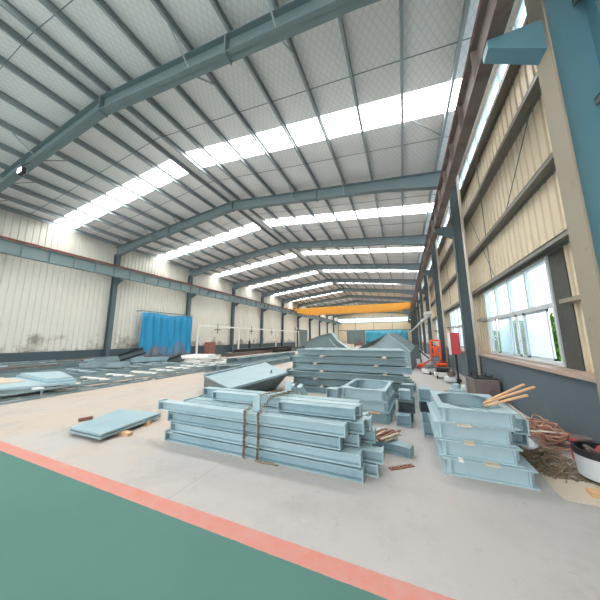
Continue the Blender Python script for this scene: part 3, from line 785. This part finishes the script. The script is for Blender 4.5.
cd = empty('curved_hopper', (-.75,12.8,0), 0, 'pale grey pyramid shaped steel hopper with concave left edge beyond the rear stack', 'hopper')
prof = [(-1.9,0),(-1.9,.82),(-1.2,.92),(-.75,1.1),(-.35,1.38),(0,1.72),(.35,1.45),(1.0,.85),(1.0,0)]
MB().poly([(p[0],-.02+.25*p[1],p[1]) for p in prof],[(p[0],.01+.25*p[1],p[1]) for p in prof]).build('front_plate','bluedk',cd)
rp = [(0,.43,1.74),(1.02,.21,.85),(1.35,2.6,1.1),(.5,2.8,1.74)]
MB().poly(rp,[(p[0]-.02,p[1],p[2]-.04) for p in rp]).build('side_plate','greydk',cd)
rp = [(1.0,.21,.85),(1.0,.0,0),(1.35,2.5,0),(1.35,2.6,1.1)]
MB().poly(rp,[(p[0]-.03,p[1],p[2]) for p in rp]).build('side_plate','greydk',cd)
MB().bar((0,.4,1.76),(1.04,.18,.86),.06,.05).build('edge_strip','blue',cd)
MB().bar((.5,2.8,1.76),(0,.43,1.76),.05,.04).build('edge_strip','blue',cd)
cp = MB()
for a, c in zip(prof[1:5], prof[2:6]): cp.bar((a[0],.25*a[1],a[1]),(c[0],.25*c[1],c[1]),.1,.03)
cp.build('edge_strip','blue2',cd)
bk = [(-1.9,.2,.82),(0,.43,1.74),(.5,2.8,1.74),(-1.7,2.6,.8)]
MB().poly(bk,[(p[0],p[1],p[2]-.03) for p in bk]).build('back_plate','greydk',cd)

# ------------------------------------------------------------------ main bundle of beams in the foreground
lh = .138; bw = .14
spec = [
 [(-3.45,-.50),(-3.42,-.36),(-3.40,-.40),(-3.38,-.45)],
 [(-3.36,-.52),(-3.38,-.30),(-3.36,-.44),(-3.38,-.48)],
 [(-3.43,-.74),(-3.30,-.56),(-3.40,-.40),(-3.38,-.48)],
 [(-3.66,-.68),(-3.3,-.50),(-3.30,-.44),(-3.3,-.5)],
 [(-1.62,-.60),(-2.9,-.56),(-3.25,-.6)],
]
yn = [2.87,2.88,2.88,2.88,3.07]
lvw = ['bottom','second','third','fourth','top']; rw = ['front','second','third','fourth','back']
for L_, sp in enumerate(spec):
    for c_, (x0,x1) in enumerate(sp):
        yy = yn[L_]+bw/2+c_*(bw+.025)
        ibeam('steel_beam', (x0,yy,L_*(lh+.002)), (x1,yy+.01,L_*(lh+.002)), bw, lh-.016, 'blue' if (L_+c_)%2 else 'blue2',
              'pale blue beam of the chained bundle in the foreground, %s layer, %s row' % (lvw[L_], rw[c_]), 'beam', 'beams of the chained bundle', t=.011, endplate=.006, epz=.016 if L_ < 4 else 0)
# stub beam behind, on the bundle's far side, slightly higher (left end visible at the back)
# upright cleats welded to the top beams
for (x,y,z,h,lb) in [(-1.9,2.98,.554,.2,'pale blue upright cleat plate on the bundle between the chains'),(-1.72,3.6,.56,.3,'taller pale blue cleat plate at the back of the bundle')]:
    tag(MB().box(x-.055,x+.055,y-.01,y+.01,z,z+h).box(x-.008,x+.008,y,y+.07,z,z+h*.8).build('cleat_plate','blue',bevel=.002), lb, 'cleat')
tag(MB().bar((-1.86,3.2,.712),(-1.7,3.55,.712),.06,.02).build('cross_bar','blue'), 'short pale blue flat bar lying across the bundle top', 'bar')
# chains wrapped round the bundle
def chain(x, label, dx=0):
    r_ = empty('lifting_chain', (x,2.86,0), 0, label, 'chain', 'chains round the bundle')
    path = []
    y0, y1, zt = -.02, .90, .565
    for i in range(26): path.append((dx*math.sin(i/25*3), -.008, .01+i/25*zt))
    for i in range(1, 14): path.append((dx*.2+.012*i, -.01+.06*i, zt+.012+(.14*min(1,max(0,(i-1)/3)))))
    pts = [Vector(p) for p in path]
    b = MB()
    # links
    dist = 0; n = 0
    for a, c in zip(pts[:-1], pts[1:]):
        d = (c-a); L = d.length; q = d.to_track_quat('Y','Z').to_matrix(); mid = (a+c)/2
        rot = Matrix.Rotation(PI/2 if n%2 else 0, 3, 'Y'); qq = q @ rot
        ring = [tuple(mid + qq @ Vector((.017*math.cos(t*PI/5), (L/2+.006)*math.sin(t*PI/5), 0))) for t in range(10)]
        b.tube(ring, .0065, 5, closed=True); n += 1
    b.build('chain_links','wire',r_)
chain(-2.0,'rusty grey lifting chain round the bundle, left one')
chain(-1.8,'rusty grey lifting chain round the bundle, right one', .015)
tag(MB().tube([(-1.82,2.84,.012),(-1.7,2.83,.012),(-1.58,2.85,.012),(-1.5,2.84,.012)],.012,8).build('chain_tail','wire'), 'loose chain end lying on the floor at the bundle foot', 'chain')

# ------------------------------------------------------------------ box frames
def box_frame(x0, x1, y0, y1, z, h, m, label, group, t=.075, octa=True, rz=0, stub=0):
    cx, cy = (x0+x1)/2, (y0+y1)/2; W, Dp = x1-x0, y1-y0
    r_ = empty('box_frame', (cx,cy,z), rz, label, 'box frame', group)
    out = [(-W/2,-Dp/2),(W/2,-Dp/2),(W/2,Dp/2),(-W/2,Dp/2)]
    # web walls
    for k in range(4):
        p, q = out[k], out[(k+1)%4]
        ins = .045
        px_, py_ = p[0]*(1-ins*2/W*1.), p[1]*(1-ins*2/Dp); qx, qy = q[0]*(1-ins*2/W), q[1]*(1-ins*2/Dp)
        MB().bar((px_,py_,h/2),(qx,qy,h/2),.012,h-.02).build('wall_plate', m, r_)
    # top and bottom flange rings with chamfered opening
    c = .17 if octa else .02; wi, di = W/2-t, Dp/2-t
    inn = [(-wi+c,-di),(wi-c,-di),(wi,-di+c),(wi,di-c),(wi-c,di),(-wi+c,di),(-wi,di-c),(-wi,-di+c)]
    oo = [(-W/2+.0,-Dp/2),(W/2,-Dp/2),(W/2,-Dp/2+.0),(W/2,Dp/2),(W/2,Dp/2),(-W/2,Dp/2),(-W/2,Dp/2),(-W/2,-Dp/2)]
    for zz in (0, h-.014):
        b = MB(); i = len(b.v)
        for ring, z_ in ((oo,zz+.014),(inn,zz+.014),(inn,zz),(oo,zz)): b.v += [(p[0],p[1],z_) for p in ring]
        for a in range(4):
            for k in range(8): b.f.append((a*8+k, a*8+(k+1)%8, ((a+1)%4)*8+(k+1)%8, ((a+1)%4)*8+k))
        b.build('flange_ring', m, r_)
    # stiffeners outside, near the corners
    s = MB()
    for sx in (-1,1): s.box(sx*(W/2-.07)-.006, sx*(W/2-.07)+.006, -Dp/2+.0, -Dp/2+.05, .014, h-.014)
    for sy in (-1,1):
        s.box(W/2-.05, W/2, sy*(Dp/2-.12)-.006, sy*(Dp/2-.12)+.006, .014, h-.014)
    s.build_each('stiffener', m, r_)
    return r_
g = 'box frames in the centre stack'
cy0, cy1 = 4.5, 5.5
box_frame(-1.14,-.28,4.9,6.0,.0,.18,'blue2','pale blue box frame, lowest of the centre stack',g,rz=-.08)
box_frame(-1.16,-.3,4.92,6.05,.185,.18,'blue','pale blue box frame, middle of the centre stack',g,rz=-.08)
box_frame(-1.18,-.32,4.94,6.14,.37,.19,'blue','pale blue box frame, topmost of the centre stack',g,rz=-.08)
# stubs right of the centre stack
g = 'short stub beams beside the centre stack'
def stub(x0,x1,y0,z,h,w,m,lb,g,ang=0):
    L = x1-x0; return ibeam('stub_beam', (x0,y0,z), (x0+L*math.cos(ang),y0+L*math.sin(ang),z), w, h, m, lb, 'stub beam', g, endplate=.03)
stub(-.2,.02,4.95,0,.18,.2,'blue2','short blue stub beam right of the centre stack, on the floor in front',g)
stub(-.14,.08,5.3,0,.18,.2,'blue2','short blue stub beam right of the centre stack, on the floor behind',g)
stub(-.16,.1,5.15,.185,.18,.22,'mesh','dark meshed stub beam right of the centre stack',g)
stub(-.14,.04,5.35,.37,.16,.22,'blue','short blue stub beam right of the centre stack, upper front',g)
stub(-.08,.14,6.2,0,.26,.24,'blue','short blue stub beam behind the centre stack on the floor',g)
stub(-.1,.12,6.2,.26,.24,.24,'blue2','short blue stub beam behind the centre stack, upper',g)
# tubes leaning between bundle and rear stack
for i, (x,lb) in enumerate([(-1.95,'short pale tube end sticking up behind the bundle, left'),(-1.78,'short pale tube end sticking up behind the bundle, right')]):
    tag(MB().tube([(x,4.9,.02),(x-.12,4.5,.62)],.055,14).build('steel_tube','blue',smooth=False), lb, 'tube', 'leaning tubes')
stub(-1.45,-1.25,4.9,.0,.55,.2,'blue','upright blue block of beam left of the centre stack','offcuts')

# right stack of box frames
g = 'box frames in the right stack'
box_frame(.33,1.17,3.42,4.5,.0,.172,'blue','pale blue box frame, lowest of the right stack',g)
box_frame(.3,1.08,3.46,4.5,.176,.172,'blue','pale blue box frame, second from the floor in the right stack',g)
box_frame(.27,1.05,3.5,4.5,.352,.172,'blue','pale blue box frame, third from the floor in the right stack',g)
box_frame(.33,1.1,3.5,4.5,.528,.172,'blue','pale blue box frame, topmost of the right stack with timber on it',g)
g = 'stub beams left of the right stack'
stub(.2,.36,4.66,.0,.18,.24,'blue','blue stub on the floor left of the right stack',g)
stub(.19,.35,4.66,.182,.17,.24,'blue','blue stub left of the right stack, below the dark one',g)
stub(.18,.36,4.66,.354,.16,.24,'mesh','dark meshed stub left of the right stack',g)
stub(.17,.34,4.66,.516,.19,.24,'blue2','blue stub left of the right stack, uppermost',g)
g = 'brackets right of the right stack'
stub(1.1,1.24,3.85,.42,.17,.2,'blue','blue bolted bracket sticking out right of the right stack, upper',g)
stub(1.12,1.3,4.1,.22,.16,.2,'blue','blue bracket sticking out right of the right stack, lower',g)
for i, (x,y,z,w,lb) in enumerate([(.5,3.44,.516,.15,'timber slat under the topmost right frame'),(.55,3.4,.34,.1,'timber slat in the middle of the right stack'),(.48,3.38,.164,.045,'white timber wedge low in the right stack'),(.72,3.38,.164,.13,'brown timber slat low in the right stack')]):
    tag(MB().box(x,x+w,y,y+.2,z,z+.02).build('spacer_slat','plywood' if i != 2 else 'white'), lb, 'timber', 'slats in the right stack')
for i, (a, c, lb) in enumerate([((.86,3.8,.715),(1.42,3.92,.93),'longest timber lath resting on the right frame stack'),((.9,3.88,.72),(1.38,4.08,.93),'timber lath resting on the right frame stack, back one'),((.84,3.66,.72),(1.28,3.74,.86),'shortest timber lath resting on the right frame stack')]):
    tag(MB().bar(a,c,.035,.018).build('timber_lath','wood'), lb, 'timber', 'laths on the right stack')
tag(MB().box(-.66,-.48,4.81,4.89,.17,.185).build('spacer_slat','wood'), 'timber slat at the foot of the centre stack', 'timber')

# ------------------------------------------------------------------ scrap between stacks
g = 'rusty flat bars'
for i in range(14):
    row, k = divmod(i, 7); x = -.47+.042*k; y = 3.8+.04*row+random.uniform(-.05,.05); z = .155+.03*row
    a = 1.0+random.uniform(-.16,.16)
    m_ = Matrix.Rotation(a,3,'Z') @ Matrix.Rotation(random.uniform(-.12,.0),3,'Y')
    tag(MB().obox((x,y,z),(.36,.03,.016),m_).build('flat_bar', 'brown' if i%3 else 'plywood'), ('rusty brown' if i%3 else 'dusty pale')+' flat bar in the loose heap between the stacks', 'flat bar', g)
ibeam('steel_beam', (-.75,3.95,0), (.0,3.72,0), .15, .12, 'blue2', 'short blue beam on the floor under the rusty bars', 'beam', 'beams under the rusty bars', endplate=.01)
ibeam('steel_beam', (-.9,4.2,0), (-.2,4.1,0), .15, .14, 'blue', 'short blue beam on the floor behind the rusty bars', 'beam', 'beams under the rusty bars', endplate=.01)
pb = empty('perforated_bar', (-.12,3.38,.0), R(38), 'rusty perforated flat bar on the floor right of the bundle', 'flat bar')
b = MB(); b.box(-.16,.16,-.03,-.014,0,.012); b.box(-.16,.16,.014,.03,0,.012)
for i in range(6): x = -.16+.056*i; b.box(x,x+.028,-.014,.014,0,.012)
b.build('bar','brown',pb)

# ------------------------------------------------------------------ right side clutter
# red switch box on a pole
rb = empty('switch_box', (1.47,9.0,0), 0, 'red switch box on a thin pole before the right column', 'switch box')
MB().box(-.12,.12,-.14,.14,1.02,1.68).build('cabinet','red',rb,bevel=.01)
MB().box(-.15,-.13,-.14,.2,1.0,1.68).build('side_panel','white',rb)
MB().tube([(.0,.0,0),(.0,.0,1.0)],.03,10).build('pole','black',rb); MB().box(-.15,.15,-.15,.15,0,.02).build('base_plate','black',rb)
MB().box(.08,.1,-.155,-.14,1.3,1.4).build('handle','black',rb)
# welding machine
wm = empty('welding_machine', (1.78,7.75,0), .1, 'dark brown welding machine by the right low wall', 'machine')
MB().box(-.27,.27,-.3,.3,.08,.5).build('body','rust',wm,bevel=.02)
lid = MB().box(-.24,.24,-.28,.28,.5,.53).build('lid','black',wm)
for x in (-.15,.15): MB().tube([(x,-.2,.53),(x,-.2,.6),(x,.2,.6),(x,.2,.53)],.015,8).build('handle','black',wm)
for x in (-.22,.22):
    for y in (-.22,.22): MB().tube([(x-.02,y,.07),(x+.02,y,.07)],.07,14).build('wheel','black',wm)
# grey parts left of it
for i, (x,y,s,m,lb,h) in enumerate([(1.22,7.9,.18,'blue','small pale machine casting on the floor before the dark machine',.28),(1.48,8.35,.16,'white','small white metal box on the floor beside the pole foot',.2),(1.12,8.3,.12,'plywood','small dusty block on the floor in the right aisle',.1)]):
    r_ = empty('metal_casting', (x,y,0), .3*i, lb, 'metal part', 'metal parts in the right aisle')
    MB().box(-s,s,-s*.8,s*.8,0,h*.6).build('body',m,r_,bevel=.01); MB().lathe([(0,0),(s*.5,0),(s*.5,h*.4),(s*.3,h*.5),(0,h*.5)],(0,0,h*.6),16).build('boss',m,r_)
for i, (x,y,lb) in enumerate([(1.0,7.3,'small dark bottle standing alone on the aisle floor')]):
    tag(MB().lathe([(0,0),(.035,0),(.035,.13),(.015,.17),(.015,.2),(0,.2)],(x,y,0),14).build('bottle','black',smooth=True), lb, 'bottle')
# orange pallet truck / lift
fk = empty('lift_truck', (1.25,14.2,0), -.15, 'orange and red lift truck parked in the right aisle', 'lift truck')
MB().box(0.0,.34,-.1,.25,.2,.5).build('body','greydk',fk,bevel=.03)
for x in (-.02,.4): MB().box(x-.04,x+.04,.3,.38,.05,1.42).build('mast_rail','orange',fk)
b = MB()
for z in (.25,.62,1.0,1.34): b.box(.02,.36,.31,.36,z,z+.1)
b.build_each('crossbar','orange',fk)
MB().box(.1,.28,.28,.31,.72,1.0).build('guard_plate','orange',fk)
MB().bar((-.7,-.3,.05),(-.05,.3,.42),.1,.05).build('support_arm','red',fk)
MB().bar((-.35,-.6,.05),(.3,.2,.36),.1,.05).build('support_arm','red',fk)
MB().box(-.62,-.1,-.35,.05,.08,.22).build('fork_carriage','orange',fk,bevel=.03)
MB().bar((-.1,-.25,.5),(-.5,-.7,.95),.05).build('tiller','black',fk)
for x,y in ((-.3,-.1),(.3,-.1),(0,-.8),(.2,-.8)): MB().tube([(x-.04,y,.07),(x+.04,y,.07)],.07,14).build('wheel','black',fk)
# assorted small machines along the aisle by the red box
for i, (x,y,lb,m1,m2) in enumerate([(1.3,11.0,'white and black compressor on the floor beyond the red box','white','black'),(1.5,12.9,'orange capped grey tool case beyond the compressor','greydk','orange'),(.95,12.1,'white cut-off machine on the aisle floor before the lift truck','white','greydk'),(1.45,10.0,'low grey drum of cable beside the pole','alu','rust')]):
    r_ = empty('workshop_machine', (x,y,0), .4*i, lb, 'machine', 'machines in the right aisle')
    MB().box(-.28,.28,-.18,.18,.06,.22).build('body',m1,r_,bevel=.02); MB().tube([(-.2,0,.3),(.2,0,.3)],.09,14).build('tank',m2,r_,smooth=False)
    MB().tube([(-.24,0,.2),(-.24,0,.45),(.24,0,.45),(.24,0,.2)],.015,8).build('handle',m2,r_)
    for sx in (-.2,.2): MB().tube([(sx-.02,-.18,.06),(sx+.02,-.18,.06)],.06,12).build('wheel','black',r_)
# dark machine blocks between stack and truck (far)
for i, (x,y,w,d,h,m,lb) in enumerate([(.75,17.5,.5,.8,.8,'greydk','dark grey machine bench behind the lift truck'),(-9.5,52,1.6,1.2,1.5,'greydk','dark machine standing before the far sliding door'),(-4.0,50,2.2,1.2,1.1,'bluedk','grey machine base far down the hall'),(-12.8,46,1.2,1.2,1.3,'black','black machine far down the left side'),(-7.2,44,1.8,.8,.9,'rust','rust brown stock crate in the middle distance')]):
    r_ = empty('workshop_bench', (x,y,0), 0, lb, 'bench', 'benches far down the hall')
    MB().box(-w/2,w/2,-d/2,d/2,h*.85,h).build('bench_top',m,r_,bevel=.02); MB().box(-w/2+.05,w/2-.05,-d/2+.05,d/2-.05,h*.3,h*.85).build('cabinet',m,r_)
    for sx in (-1,1):
        for sy in (-1,1): MB().box(sx*(w/2-.06)-.04,sx*(w/2-.06)+.04,sy*(d/2-.06)-.04,sy*(d/2-.06)+.04,0,h*.3).build('leg',m,r_)
    MB().box(-w*.2,w*.2,-d*.3,d*.3,h,h*1.35).build('vice',m,r_)
# far cyan tarp
b = MB(); N = 60
for j in range(5):
    for i in range(N+1):
        t = i/N; b.v.append((-9.5+10.6*t, Y_END-.45+.08*math.sin(t*50), 3.6-.89*j))
for j in range(4):
    for i in range(N): a = j*(N+1)+i; b.f.append((a,a+1,a+N+2,a+N+1))
o = b.build('tarpaulin','cyan',smooth=True); sm = o.modifiers.new('Solidify','SOLIDIFY'); sm.thickness = .02
tag(o, 'cyan tarpaulin curtain hanging on the far end wall', 'tarpaulin')

# scrap heap at right wall -------------------------------------------------
# bent wires (each stroke is part of an uncountable tangle)
b = MB()
for i in range(150):
    cx, cy = random.uniform(1.3,1.72), random.uniform(3.78,4.62)
    a = random.gauss(.9,.8); L = random.uniform(.16,.42); z = max(.008, .16*math.exp(-((cx-1.5)/.2)**2-((cy-4.3)/.3)**2)*random.random())
    pts = []
    for k in range(5):
        t = k/4-.5; bend = .3*t*t
        pts.append((min(1.8,max(1.24,cx+L*(math.cos(a)*t-math.sin(a)*bend))), cy+L*(math.sin(a)*t+math.cos(a)*bend), max(.006, z+.03*math.sin(k*1.7+i))))
    b.tube(pts, .0065, 5)
tag(b.build('steel_wire_scrap','wire'), 'tangle of dark bent steel wire offcuts right of the frames', 'wire scrap', kind='stuff')
b = MB()
for i in range(30):
    cx, cy, z = 1.86+random.uniform(-.08,.08), 5.0+random.uniform(-.3,.3), .02+.008*i
    rr = random.uniform(.07,.15); ph = random.uniform(0,6); tl = random.uniform(-.5,.5)
    b.tube([(min(2.12,cx+rr*math.cos(t*PI/10)*(1+.25*math.sin(3*t*PI/10+ph))), cy+rr*1.4*math.sin(t*PI/10), max(.012,z+rr*tl*math.sin(t*PI/10+ph)+.02*math.sin(t*PI/5+ph))) for t in range(20)], .01, 6, closed=True)
tag(b.build('hose_coil','rope',smooth=True), 'heap of brown hose loops against the slate low wall', 'hose', kind='stuff')
tag(MB().tube([(1.52,5.45,.03),(1.5,5.2,.05),(1.56,4.95,.12),(1.72,4.74,.2),(1.9,4.62,.24)],.014,8).build('bent_pipe','tube',smooth=True), 'long bent cream pipe curving over the scrap heap', 'pipe')
tag(MB().tube([(2.1,7.2,.03),(2.05,6.4,.03),(1.98,5.8,.03),(1.9,5.4,.03)],.018,8).build('cream_tube','tube',smooth=True), 'cream tube lying along the foot of the slate wall', 'pipe')
for i,(x,y,lb) in enumerate([(1.98,6.3,'dark knob shaped offcut at the wall foot, far one'),(1.95,5.7,'dark knob shaped offcut at the wall foot, near one')]):
    tag(MB().lathe([(0,0),(.04,0),(.05,.03),(.03,.06),(.03,.09),(0,.09)],(x-.12,y,0),12).build('steel_offcut','black'), lb, 'offcut', 'offcuts at the wall foot')
# sack
b = MB(); n1, n2 = 14, 10
for j in range(n2+1):
    for i in range(n1):
        t = 2*PI*i/n1; s = j/n2; r_ = math.sin(PI*min(1,max(0,s)))**.6+.01
        b.v.append((1.36+.1*r_*math.cos(t)*(1+.15*math.sin(3*t+5*s)), 4.2+.09*r_*math.sin(t)*(1+.2*math.sin(4*t)), .12+.13*s*(1+.15*math.sin(2*t))))
for j in range(n2):
    for i in range(n1): b.f.append((j*n1+i, j*n1+(i+1)%n1, (j+1)*n1+(i+1)%n1, (j+1)*n1+i))
tag(b.build('plastic_sack','sack',smooth=True), 'crumpled white plastic sack on the wire scrap', 'sack')
# bucket
bk = empty('metal_tub', (1.88,3.86,0), 0, 'pale metal tub with a dark rim at the right edge', 'tub')
MB().lathe([(.0,.0),(.17,.0),(.2,.05),(.2,.06)],(0,0,0),32).build('tub_base','black',bk,smooth=False)
MB().lathe([(.2,.05),(.215,.27),(.2,.27),(.185,.07),(.0,.07)],(0,0,0),32).build('tub_body','alu',bk,smooth=False)
MB().lathe([(.218,.26),(.225,.33),(.2,.33),(.195,.26)],(0,0,0),32).build('rim','black',bk,smooth=False)
MB().lathe([(0,.2),(.19,.2),(.19,.24),(0,.26)],(0,0,0),20).build('contents','brown',bk)
for i in range(5):
    a = i*1.25; tag(MB().bar((1.86+.1*math.cos(a),3.86+.1*math.sin(a),.262),(1.86-.12*math.cos(a+.4),3.86-.1*math.sin(a+.4),.33),.04,.02).build('steel_offcut','red' if i%2 else 'rust'), ('bright red' if i%2 else 'rust brown')+' metal offcut sticking out of the pale tub', 'offcut', 'offcuts in the tub')
tag(MB().box(-.16,.16,-.05,.05,0,.04).build('timber_block','wood'), 'timber block on the floor before the pale tub', 'timber').location = (1.72,3.5,.012)
tag(MB().box(-.3,.3,-.22,.22,0,.012).build('cardboard_sheet','plywood'), 'flattened brown board on the floor before the scrap heap', 'board').location = (1.6,3.55,0)
# small red container on the sill wall foot
rc = empty('paint_can', (1.98,4.42,0), .1, 'small red paint can between the pale tub and the slate wall', 'can')
MB().lathe([(0,0),(.1,0),(.1,.24),(.09,.26),(0,.26)],(0,0,0),24).build('can_body','red',rc); MB().lathe([(0,.26),(.1,.26),(.1,.275),(0,.275)],(0,0,0),24).build('can_lid','rust',rc)
# ------------------------------------------------------------------ work light on near rafter
wl = empty('work_light', (-11.75,3.25,7.28), 0, 'small square work light hanging from the nearest rafter at left', 'lamp')
MB().box(-.16,.16,-.05,.05,-.12,.1).build('lamp_housing','black',wl); 
MB().box(-.13,.13,-.07,-.05,-.09,.07).build('lamp_face','lamp',wl)
MB().tube([(-.19,0,0),(-.19,0,.2),(.19,0,.2),(.19,0,0)],.012,6).build('yoke','black',wl)
MB().bar((0,0,.2),(0,.14,.42),.02).build('hanger','black',wl)

# ------------------------------------------------------------------ outside
struct(MB().box(WRX+.35,60,-20,90,-.25,-.05).build('floor_outside','ground',origin=(0,0,0)), 'pale concrete yard outside the right windows', 'yard')
struct(MB().box(-40,30,-45,Y_BACK-.05,-.25,-.02).build('floor_added_bounce','ground',origin=(0,0,0)), 'added unseen pale ground behind the camera that bounces sky light in', 'yard')  # unseen ground added outside the open back end to bounce sky light in
def bush(x, y, r, h, label, seed):
    random.seed(seed)
    t = empty('green_shrub', (x,y,-.05), 0, label, 'shrub', 'shrubs outside the windows')
    s = MB()
    for k in range(7):
        a = random.uniform(0,6.28); s.tube([(0,0,0),(.1*math.cos(a),.1*math.sin(a),h*.4),(r*.6*math.cos(a),r*.6*math.sin(a),h*.8)],.025,5,taper=.4)
    s.build('stem','brown',t)
    b = MB()
    for k in range(1900):
        u = random.gauss(0,1),random.gauss(0,1),random.gauss(0,1); l_ = math.sqrt(sum(q*q for q in u)) or 1; rr = random.random()**.4
        c = Vector((u[0]/l_*r*rr, u[1]/l_*r*rr, h*.58+u[2]/l_*h*.42*rr)); m_ = Matrix.Rotation(random.uniform(0,6.28),3,'Z') @ Matrix.Rotation(random.uniform(-1,1),3,'X')
        L = random.uniform(.07,.15); i = len(b.v)
        b.v += [tuple(c+m_@Vector(q)) for q in ((0,-L,0),(L*.35,0,.015),(0,L,0),(-L*.35,0,.015))]; b.f.append((i,i+1,i+2,i+3))
    b.build('leaves','leaf',t)
bush(3.1,9.0,.42,2.1,'leafy green shrub outside the near right window, at its middle',3)
bush(3.3,7.35,.5,2.2,'leafy green shrub outside the open gap of the near right window',5)
bush(3.9,10.9,.6,1.9,'leafy green shrub further back outside the right windows',8)
bush(4.6,15.5,.8,2.1,'leafy green shrub outside the second right window',9)

# ------------------------------------------------------------------ light, world, camera
sc = bpy.context.scene
w = bpy.data.worlds.new('sky'); sc.world = w; w.use_nodes = True
n = w.node_tree.nodes; l = w.node_tree.links; bg = n['Background']
tc = n.new('ShaderNodeTexCoord'); sp = n.new('ShaderNodeSeparateXYZ'); l.new(tc.outputs['Generated'], sp.inputs[0])
rp = n.new('ShaderNodeValToRGB'); e = rp.color_ramp.elements; e[0].position = 0; e[0].color = (1,.99,.97,1); e[1].position = .8; e[1].color = (.85,.93,1,1)
l.new(sp.outputs[2], rp.inputs[0]); l.new(rp.outputs[0], bg.inputs[0]); bg.inputs[1].default_value = 3.1

cam = bpy.data.cameras.new('camera'); co = bpy.data.objects.new('camera', cam); C.objects.link(co); sc.camera = co
f_, yaw, pit, roll, h_ = 242.5, .398, .158, .005, 1.52
cam.sensor_width = 36; cam.lens = f_/600*36; cam.clip_start = .02; cam.clip_end = 300
cy, sy, cp, sp_ = math.cos(yaw), math.sin(yaw), math.cos(pit), math.sin(pit)
right = Vector((cy, sy, 0)); fwd0 = Vector((-sy, cy, 0)); up0 = Vector((0,0,1))
fwd = fwd0*cp + up0*sp_; up = up0*cp - fwd0*sp_
cr_, sr_ = math.cos(roll), math.sin(roll)
r2 = right*cr_ - up*sr_; u2 = right*sr_ + up*cr_
m_ = Matrix((( r2.x,u2.x,-fwd.x,0),( r2.y,u2.y,-fwd.y,0),( r2.z,u2.z,-fwd.z,h_),(0,0,0,1)))
co.matrix_world = m_
vs = sc.view_settings; vs.view_transform = 'Standard'; vs.look = 'None'; vs.gamma = 1; vs.use_curve_mapping = False; vs.exposure = 0.14
sc.cycles.max_bounces = 10; sc.cycles.diffuse_bounces = 6; sc.cycles.transparent_max_bounces = 12
sc.cycles.use_light_tree = True; sc.cycles.sample_clamp_indirect = 8
